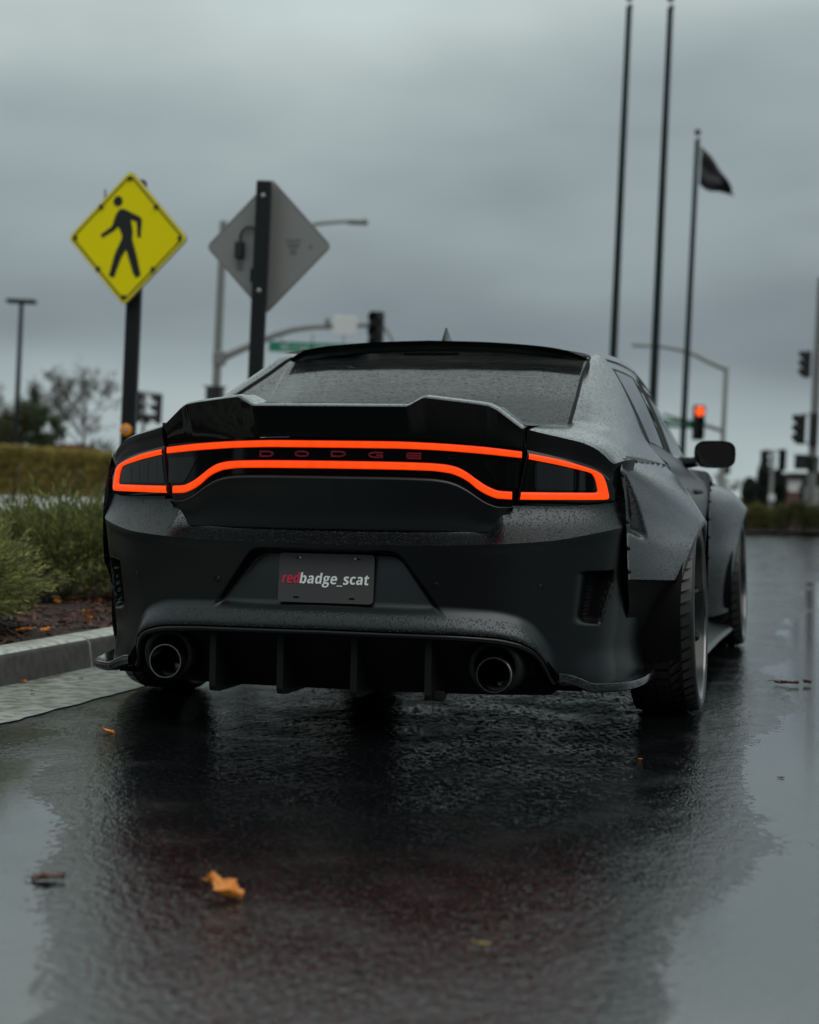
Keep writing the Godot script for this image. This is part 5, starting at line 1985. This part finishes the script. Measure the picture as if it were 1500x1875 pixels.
	nb = part("name_board", t, local(t, 1240, 776, d - 0.05))
	obj("board", cbox(0.95, 0.25, 0.02, 0.005), M.sign_green, nb)
	obj("letter_band", cbox(0.6, 0.06, 0.002, 0.0005, Vector3(0, 0, 0.012)), M.sign_white, nb)

	# dark pole at the right edge of the view
	d = 56.0
	t = pole("signal_mast", "tall dark signal mast with two turned heads beyond the right lane", "traffic signal", foot_of(1490, 800, d), px(1498, 508, d).y, 0.16, 0.10, M.galvanised, g)
	head(t, local(t, 1477, 667, d), -1.05, false, -1, 0.82)
	head(t, local(t, 1466, 786, d), -0.95, false, -1, 0.92)
	obj("bracket", tube([local(t, 1470, 758, d), local(t, 1490, 758, d)], 0.03, 0.03, 6), M.galvanised, t)
	obj("bracket", tube([local(t, 1470, 812, d), local(t, 1490, 812, d)], 0.03, 0.03, 6), M.galvanised, t)
	obj("control_box", cbox(0.26, 1.05, 0.24, 0.03, local(t, 1490, 786, d - 0.15)), M.signal_black, t)
	ped_head(t, local(t, 1468, 846, d), -0.7, 0.95)
	ped_head(t, local(t, 1490, 850, d), 0.9, 0.95)

	# far post with two heads
	d = 84.0
	t = pole("signal_post", "far signal post with two heads in front of the dark cypresses", "traffic signal", foot_of(1412, 900, d), px(1416, 828, d).y, 0.10, 0.09, M.pole_grey, g)
	obj("crossbar", tube([local(t, 1399, 824, d), local(t, 1434, 826, d)], 0.04, 0.04, 6), M.galvanised, t)
	head(t, local(t, 1399, 844, d), 0.5, false, -1, 1.0)
	head(t, local(t, 1433, 842, d), -0.5, false, -1, 1.0)
	obj("button_box", cbox(0.30, 0.34, 0.2, 0.03, local(t, 1413, 912, d - 0.1)), M.sign_white, t)

	# small post past the mirror
	d = 70.0
	t = pole("signal_post", "slim post with a dark pedestrian head just past the wing mirror", "traffic signal", foot_of(1325, 900, d), px(1327, 852, d).y, 0.06, 0.05, M.pole_grey, g)
	ped_head(t, local(t, 1327, 857, d), 0.5, 1.0)


func build_flagpoles() -> void:
	var g := "flagpoles beyond the car roof"
	var n := 0
	var lab := ["tall dark flagpole without a flag, the one nearest the car's roof", "tall dark bare flagpole standing between the other two", "shorter dark flagpole flying a limp dark flag"]
	for q in [[1118.5, 740, 1152, 12, 36.0, 0.085, 0.055], [1196, 720, 1227.5, 14, 34.0, 0.088, 0.052], [1250, 800, 1277, 256, 46.0, 0.085, 0.058]]:
		var d: float = q[4]
		var f := foot_of(q[0], q[1], d)
		var top := px(q[2], q[3], d)
		var t := thing("flagpole", lab[n], "flagpole", f, 0.0, g)
		t.transform = Transform3D(Basis(Quaternion(Vector3.UP, (top - f).normalized())), f)
		var h := f.distance_to(top)
		obj("shaft", tube(line(Vector3.ZERO, Vector3(0, h, 0), 6), q[5], q[6], 12), M.pole_dark, t)
		obj("collar", lathe([[0.22, 0.0], [0.22, 0.05], [0.13, 0.10], [q[5], 0.14]], 20), M.pole_dark, t)
		obj("truck", tube([Vector3(0.02, h, 0), Vector3(0.06, h + 0.02, 0)], 0.055, 0.045, 8), M.pole_dark, t)
		obj("spindle", tube([Vector3(0, h, 0), Vector3(0, h + 0.12, 0)], 0.012, 0.012, 6), M.steel, t)
		var ball := obj("ball", lathe([[0.001, -0.085], [0.045, -0.072], [0.072, -0.045], [0.085, 0.0], [0.072, 0.045], [0.045, 0.072], [0.001, 0.085]], 20, true), M.pole_dark, t)
		ball.position.y = h + 0.20
		obj("halyard", tube(line(Vector3(0.09, 1.2, 0), Vector3(0.07, h - 0.05, 0), 1), 0.006, 0.006, 4), M.cable, t)
		if n == 2:
			var fl := thing("flag", "small dark flag sagging from the shorter flagpole", "flag", px(1276, 300, d))
			var tl := px(1277.5, 268, d) - fl.position
			var bl := px(1276, 338, d) - fl.position
			var tr := px(1334, 345, d) - fl.position
			var br := px(1338, 358, d) - fl.position
			obj("cloth", surf(36, 22, func(u: float, v: float) -> Vector3:
				var a := tl.lerp(tr, u) + Vector3(0.03 * sin(u * 3.0), 0.05 * sin(u * PI), 0)
				var b := bl.lerp(br, u) + Vector3(0, -0.06 * sin(u * 7.0) - 0.05 * sin(u * PI), 0)
				var p := a.lerp(b, v)
				return p + Vector3(0.09 + 0.02 * sin(v * 6.0 + u * 5.0), 0, 0.16 * u * sin(u * 9.0 + v * 5.0) + 0.05 * sin(v * 11.0))), M.flag_cloth, fl)
			obj("hem", tube([tl + Vector3(0.09, 0, 0), bl + Vector3(0.09, 0, 0)], 0.012, 0.012, 6), M.flag_cloth, fl)
		n += 1


# ------------------------------------------------------------------ planting and buildings far off

func leaf_patch() -> ArrayMesh:
	# a handful of small leaves
	var t := PackedVector3Array()
	var r := RandomNumberGenerator.new()
	r.seed = 12
	for k in 7:
		var c := Vector3(r.randf_range(-0.5, 0.5), r.randf_range(-0.5, 0.5), r.randf_range(-0.5, 0.5))
		var b := Basis.from_euler(Vector3(r.randf() * TAU, r.randf() * TAU, r.randf() * TAU))
		var q := [b * Vector3(0, 0.30, 0) + c, b * Vector3(0.12, 0, 0.02) + c, b * Vector3(0, -0.30, 0) + c, b * Vector3(-0.12, 0, 0.02) + c]
		t.append_array(PackedVector3Array([q[0], q[1], q[2], q[0], q[2], q[3]]))
	return flat(t)


func tree(called: String, label: String, at: Vector3, h: float, spread: float, leaves: int, leaf: float, c0: Color, c1: Color, sd: int, group: String, bare := 0.5, bole := 0.35) -> void:
	var t := thing(called, label, "tree", at, 0.0, group)
	var r := RandomNumberGenerator.new()
	r.seed = sd
	var wood := []
	var tips := []
	var trunk_r := h * 0.016
	obj("trunk", tube([Vector3.ZERO, Vector3(0.02 * h * r.randfn() * 0.5, h * bole * 0.6, 0), Vector3(0.02 * h * r.randfn(), h * (bole + 0.35), 0)], trunk_r, trunk_r * 0.45, 8), M.bark, t)
	for k in 13:
		var y := h * lerpf(bole, bole + 0.33, r.randf())
		var a := r.randf() * TAU
		var l := spread * r.randf_range(0.55, 1.0)
		var p0 := Vector3(0, y, 0)
		var p1 := p0 + Vector3(cos(a) * l * 0.5, l * 0.45, sin(a) * l * 0.5)
		var p2 := p0 + Vector3(cos(a) * l, minf(h - y, l * r.randf_range(0.7, 1.4)), sin(a) * l)
		wood.append(tube([p0, p1, p2], trunk_r * 0.38, trunk_r * 0.10, 5))
		for s in 4:
			var q0 := p0.lerp(p2, r.randf_range(0.35, 0.95)) + Vector3(0, 0.05, 0)
			var q1 := q0 + Vector3(r.randfn(), absf(r.randfn()) + 0.3, r.randfn()) * spread * 0.20
			wood.append(tube([q0, q0.lerp(q1, 0.5) + Vector3(0, 0.04, 0), q1], trunk_r * 0.12, trunk_r * 0.05, 4))
			tips.append([q0, q1])
		tips.append([p1, p2])
	obj("branches", join(wood), M.bark, t)
	var mm := MultiMesh.new()
	mm.transform_format = MultiMesh.TRANSFORM_3D
	mm.use_colors = true
	mm.mesh = leaf_patch()
	mm.instance_count = leaves
	for i in leaves:
		var tp: Array = tips[r.randi() % tips.size()]
		if r.randf() < bare:
			tp = tips[(r.randi() % tips.size()) / 3]
		var p: Vector3 = tp[0].lerp(tp[1], r.randf_range(0.2, 1.1)) + Vector3(r.randfn(), r.randfn(), r.randfn()) * spread * 0.055
		mm.set_instance_transform(i, Transform3D(Basis.from_euler(Vector3(r.randf() * TAU, r.randf() * TAU, 0)).scaled(Vector3.ONE * leaf * r.randf_range(0.7, 1.3)), p))
		mm.set_instance_color(i, c0.lerp(c1, r.randf()))
	var mi := MultiMeshInstance3D.new()
	mi.name = "crown"
	mi.multimesh = mm
	mi.material_override = M.foliage
	mi.set_meta("kind", "stuff")
	t.add_child(mi)


func cypress(at: Vector3, h: float, r0: float, sd: int, label: String, c: Color) -> void:
	var t := thing("cypress", label, "tree", at, 0.0, "dark evergreens across the junction")
	var r := RandomNumberGenerator.new()
	r.seed = sd
	obj("trunk", tube([Vector3.ZERO, Vector3(0, h * 0.8, 0)], r0 * 0.12, r0 * 0.03, 6), M.bark, t)
	var mm := MultiMesh.new()
	mm.transform_format = MultiMesh.TRANSFORM_3D
	mm.use_colors = true
	mm.mesh = leaf_patch()
	mm.instance_count = 2600
	for i in 2600:
		var y := pow(r.randf(), 0.9)
		var rad := r0 * (0.25 + 0.75 * sin(PI * pow(1.0 - y, 0.75) * 0.92)) * sqrt(r.randf_range(0.4, 1.0))
		var a := r.randf() * TAU
		mm.set_instance_transform(i, Transform3D(Basis.from_euler(Vector3(r.randf() * TAU, r.randf() * TAU, 0)).scaled(Vector3.ONE * r0 * 0.42), Vector3(cos(a) * rad, 0.1 + y * h * 0.98, sin(a) * rad)))
		mm.set_instance_color(i, c * r.randf_range(0.7, 1.4))
	var mi := MultiMeshInstance3D.new()
	mi.name = "crown"
	mi.multimesh = mm
	mi.material_override = M.foliage
	mi.set_meta("kind", "stuff")
	t.add_child(mi)


func build_far_left() -> void:
	# clipped hedge in blocks on the raised car park
	var lot := 0.45
	var n := 0
	var lab := ["clipped olive hedge block beside the lamp post's foot", "narrow clipped hedge block with browned face", "wide clipped olive hedge block behind the junipers", "clipped hedge block running behind the car's tail lamp", "clipped hedge block at the outer end of the hedge row"]
	var spans := [[4, 51, 0], [60, 92, 1], [96, 172, 2], [176, 250, 3], [-70, 0, 4]]
	for s in spans:
		var d := 46.0
		var a := px(s[0], 900, d)
		var b := px(s[1], 900, d)
		var w := (b.x - a.x) * 0.5
		var hgt := 1.28 - 0.0007 * maxf(s[0], 0.0)
		bush("hedge", lab[s[2]], Vector3((a.x + b.x) * 0.5, lot, -d), Vector3(w, hgt, 0.55), 4200, 0.20, Color(0.36, 0.27, 0.085), Color(0.64, 0.50, 0.16), "clipped hedge blocks", 20 + n, true)
		n += 1
	# car park lamp
	var d := 50.0
	var t := pole("lamp_post", "dark car park lamp post with two flat heads, rising behind the hedge", "lamp post", foot_of(29, 800, d, lot), px(40, 556, d).y - lot, 0.09, 0.06, M.pole_dark)
	for s in [-1.0, 1.0]:
		obj("lamp_head", cbox(0.42, 0.12, 0.34, 0.03, Vector3(s * 0.21, px(40, 552, d).y - lot, 0)), M.pole_dark, t)
	# trees
	var tg := "young trees in the car park"
	tree("bare_tree", "nearly bare young tree with a few dark leaves behind the hedge", Vector3(px(147, 830, 54.0).x, lot, -54.0), 3.95, 1.6, 700, 0.13, Color(0.035, 0.03, 0.022), Color(0.075, 0.05, 0.04), 31, tg, 0.35, 0.42)
	tree("leafy_tree", "loose green young tree behind the lamp post", Vector3(px(60, 830, 53.0).x, lot, -53.0), 3.7, 1.45, 1700, 0.17, Color(0.018, 0.034, 0.012), Color(0.06, 0.07, 0.018), 32, tg, 0.75, 0.2)
	tree("leafy_tree", "half seen olive-leaved young tree to the left of the lamp post", Vector3(px(4, 830, 52.0).x, lot, -52.0), 3.3, 1.3, 1700, 0.17, Color(0.02, 0.035, 0.01), Color(0.09, 0.075, 0.02), 33, tg, 0.7, 0.2)
	bush("shrub", "dark green shrub beside the red-roofed building", Vector3(px(180, 830, 58.0).x, lot, -58.0), Vector3(0.62, 1.75, 0.6), 800, 0.22, Color(0.015, 0.03, 0.012), Color(0.05, 0.065, 0.02), "", 34)
	# far red-roofed building
	var bd := thing("building", "low far building with a dull red roof, beyond the bare tree", "building", Vector3(px(140, 840, 120.0).x, 0.0, -120.0))
	obj("wall", cbox(2.6, 3.6, 5.0, 0.02, Vector3(0, 1.8, 0)), M.brick_wall, bd)
	var rf := PackedVector2Array([Vector2(-1.6, 0), Vector2(1.6, 0), Vector2(0.8, 0.4), Vector2(-0.6, 0.4)])
	var ro := obj("roof", extrude(rf, 5.6), M.roof_red, bd)
	ro.position = Vector3(0, 3.6, 2.8)
	for k in 3:
		obj("window", cbox(0.5, 0.9, 0.06, 0.01, Vector3(-0.85 + k * 0.85, 2.4, 2.52)), M.window_dark, bd)
	# square sign on a thin post
	var sp := pole("small_sign", "small dark upright sign on a thin post near the bare tree", "sign", foot_of(115, 830, 57.0, lot), px(115, 784, 57.0).y - lot, 0.03, 0.03, M.pole_dark)
	obj("board", cbox(0.13, 0.42, 0.03, 0.01, Vector3(0, px(115, 792, 57.0).y - lot, 0.03)), M.pole_dark, sp)


func build_far_right() -> void:
	var g := "shrubs on the far verge"
	var y0 := 0.1
	var sh := [[1385, 46.0, 1.15, 0.52, "olive shrub on the verge beside the front wheel arch"], [1418, 47.0, 0.75, 0.40, "low reddish shrub on the verge under the far signal post"], [1458, 45.0, 1.05, 0.60, "round dark green shrub in front of the brick wall"], [1500, 45.5, 0.9, 0.50, "dark shrub at the foot of the tall signal mast"], [1345, 47.0, 0.9, 0.5, "shrub on the verge hidden partly by the front wing"]]
	var cs := [[Color(0.10, 0.10, 0.025), Color(0.26, 0.21, 0.05)], [Color(0.14, 0.075, 0.03), Color(0.30, 0.13, 0.045)], [Color(0.05, 0.06, 0.018), Color(0.17, 0.14, 0.035)], [Color(0.05, 0.055, 0.018), Color(0.18, 0.12, 0.035)], [Color(0.10, 0.10, 0.025), Color(0.26, 0.21, 0.05)]]
	var n := 0
	for s in sh:
		bush("shrub", s[4], Vector3(px(s[0], 980, s[1]).x, y0, -s[1]), Vector3(s[2] * 0.5, s[3], 0.6), 900, 0.16, cs[n][0], cs[n][1], g, 60 + n)
		n += 1
	cypress(Vector3(px(1397, 940, 92.0).x, 0.4, -92.0), 2.55, 0.34, 71, "narrow dark cypress behind the left head of the far signal post", Color(0.010, 0.016, 0.012))
	cypress(Vector3(px(1420, 940, 94.0).x, 0.4, -94.0), 2.1, 0.55, 72, "broad dark evergreen beside the narrow cypress", Color(0.012, 0.018, 0.012))
	cypress(Vector3(px(1372, 930, 98.0).x, 0.4, -98.0), 1.75, 0.42, 73, "loose grey-green tree left of the cypresses", Color(0.022, 0.034, 0.022))
	cypress(Vector3(px(1496, 930, 90.0).x, 0.4, -90.0), 1.9, 0.75, 74, "dark evergreen behind the tall signal mast", Color(0.02, 0.024, 0.012))
	tree("bare_tree", "small purplish bare tree past the wing mirror", Vector3(px(1332, 920, 88.0).x, 0.3, -88.0), 1.9, 0.8, 260, 0.12, Color(0.05, 0.035, 0.035), Color(0.08, 0.05, 0.05), 75, "", 0.2, 0.3)
	# brick boundary wall
	var w := thing("brick_wall", "low brown brick wall behind the far shrubs", "wall", Vector3(px(1452, 940, 96.0).x, 0.3, -96.0))
	obj("wall", cbox(2.9, 1.15, 0.3, 0.02, Vector3(0, 0.575, 0)), M.brick_wall, w)
	obj("coping", cbox(3.0, 0.08, 0.4, 0.02, Vector3(0, 1.19, 0)), M.roof_red, w)
	# white gable
	var wb := thing("building", "small white-walled building beyond the brick wall", "building", Vector3(px(1450, 900, 112.0).x, 0.2, -112.0))
	obj("wall", cbox(1.75, 2.3, 3.0, 0.02, Vector3(0, 1.15, 0)), M.render_white, wb)
	var rp := PackedVector2Array([Vector2(-1.1, 0), Vector2(1.3, 0), Vector2(0.5, 0.35), Vector2(-0.4, 0.35)])
	obj("roof", extrude(rp, 3.4), M.soil, wb).position = Vector3(0, 2.3, 1.7)
	# low red roof
	var rb := thing("building", "long low building with an orange-red roof past the front wing", "building", Vector3(px(1366, 925, 104.0).x, 0.2, -104.0))
	obj("wall", cbox(4.2, 0.45, 3.0, 0.02, Vector3(0, 0.225, 0)), M.brick_wall, rb)
	obj("roof", extrude(PackedVector2Array([Vector2(-2.3, 0), Vector2(2.3, 0), Vector2(0.6, 0.35), Vector2(-1.8, 0.6)]), 3.4), M.roof_red, rb).position = Vector3(0, 0.45, 1.7)
	# pale control cabinet
	var cb := thing("control_cabinet", "pale grey signal control cabinet beside the tall mast", "cabinet", Vector3(px(1486, 940, 60.0).x, 0.0, -60.0))
	obj("body", cbox(0.45, 1.35, 0.5, 0.03, Vector3(0, 0.72, 0)), M.pole_grey, cb)
	obj("door", cbox(0.37, 1.15, 0.02, 0.008, Vector3(0, 0.74, 0.262)), M.pole_grey, cb)
	obj("plinth", cbox(0.55, 0.08, 0.6, 0.01, Vector3(0, 0.04, 0)), M.concrete, cb)


# ------------------------------------------------------------------ behind the viewer, mirrored in the car's tail

func build_behind() -> void:
	var b := thing("shop_building", "long dark brick shop across the car park behind the parked car", "building", Vector3(-9.0, 0, 27.0))
	obj("wall", cbox(52.0, 5.2, 9.0, 0.05, Vector3(0, 2.6, 4.5)), M.dark_brick, b)
	obj("parapet", cbox(52.6, 0.5, 9.6, 0.05, Vector3(0, 5.4, 4.5)), M.pole_grey, b)
	for k in 12:
		var x := -23.4 + k * 4.2
		var w := obj("shop_window", cbox(3.0, 2.6, 0.08, 0.02, Vector3(x, 1.7, -0.03)), M.window_dark, b)
		obj("frame", cbox(3.3, 0.12, 0.14, 0.02, Vector3(x, 3.06, -0.05)), M.pole_grey, w)
		obj("mullion", cbox(0.08, 2.6, 0.12, 0.01, Vector3(x, 1.7, -0.08)), M.pole_grey, w)
	var r := RandomNumberGenerator.new()
	r.seed = 8
	var lab := ["dark evergreen at the end of the shop building", "dark evergreen in front of the shop windows", "dark evergreen by the shop entrance", "tall dark evergreen beyond the shop corner", "broad dark evergreen across the car park", "dark evergreen at the car park exit", "dark evergreen beyond the left end of the junipers", "dark evergreen across the path from the junipers", "dark evergreen at the back of the car park bays"]
	var xs := [-22.0, -13.0, -5.0, 4.0, 30.0, 36.0, -17.0, -21.0, -27.0]
	for k in 9:
		cypress(Vector3(xs[k], 0, (21.0 if k < 6 else 2.0 + 5.0 * (k - 6)) + r.randf() * 4.0), 5.5 + r.randf() * 2.0, 1.5, 200 + k, lab[k], Color(0.016, 0.022, 0.012))
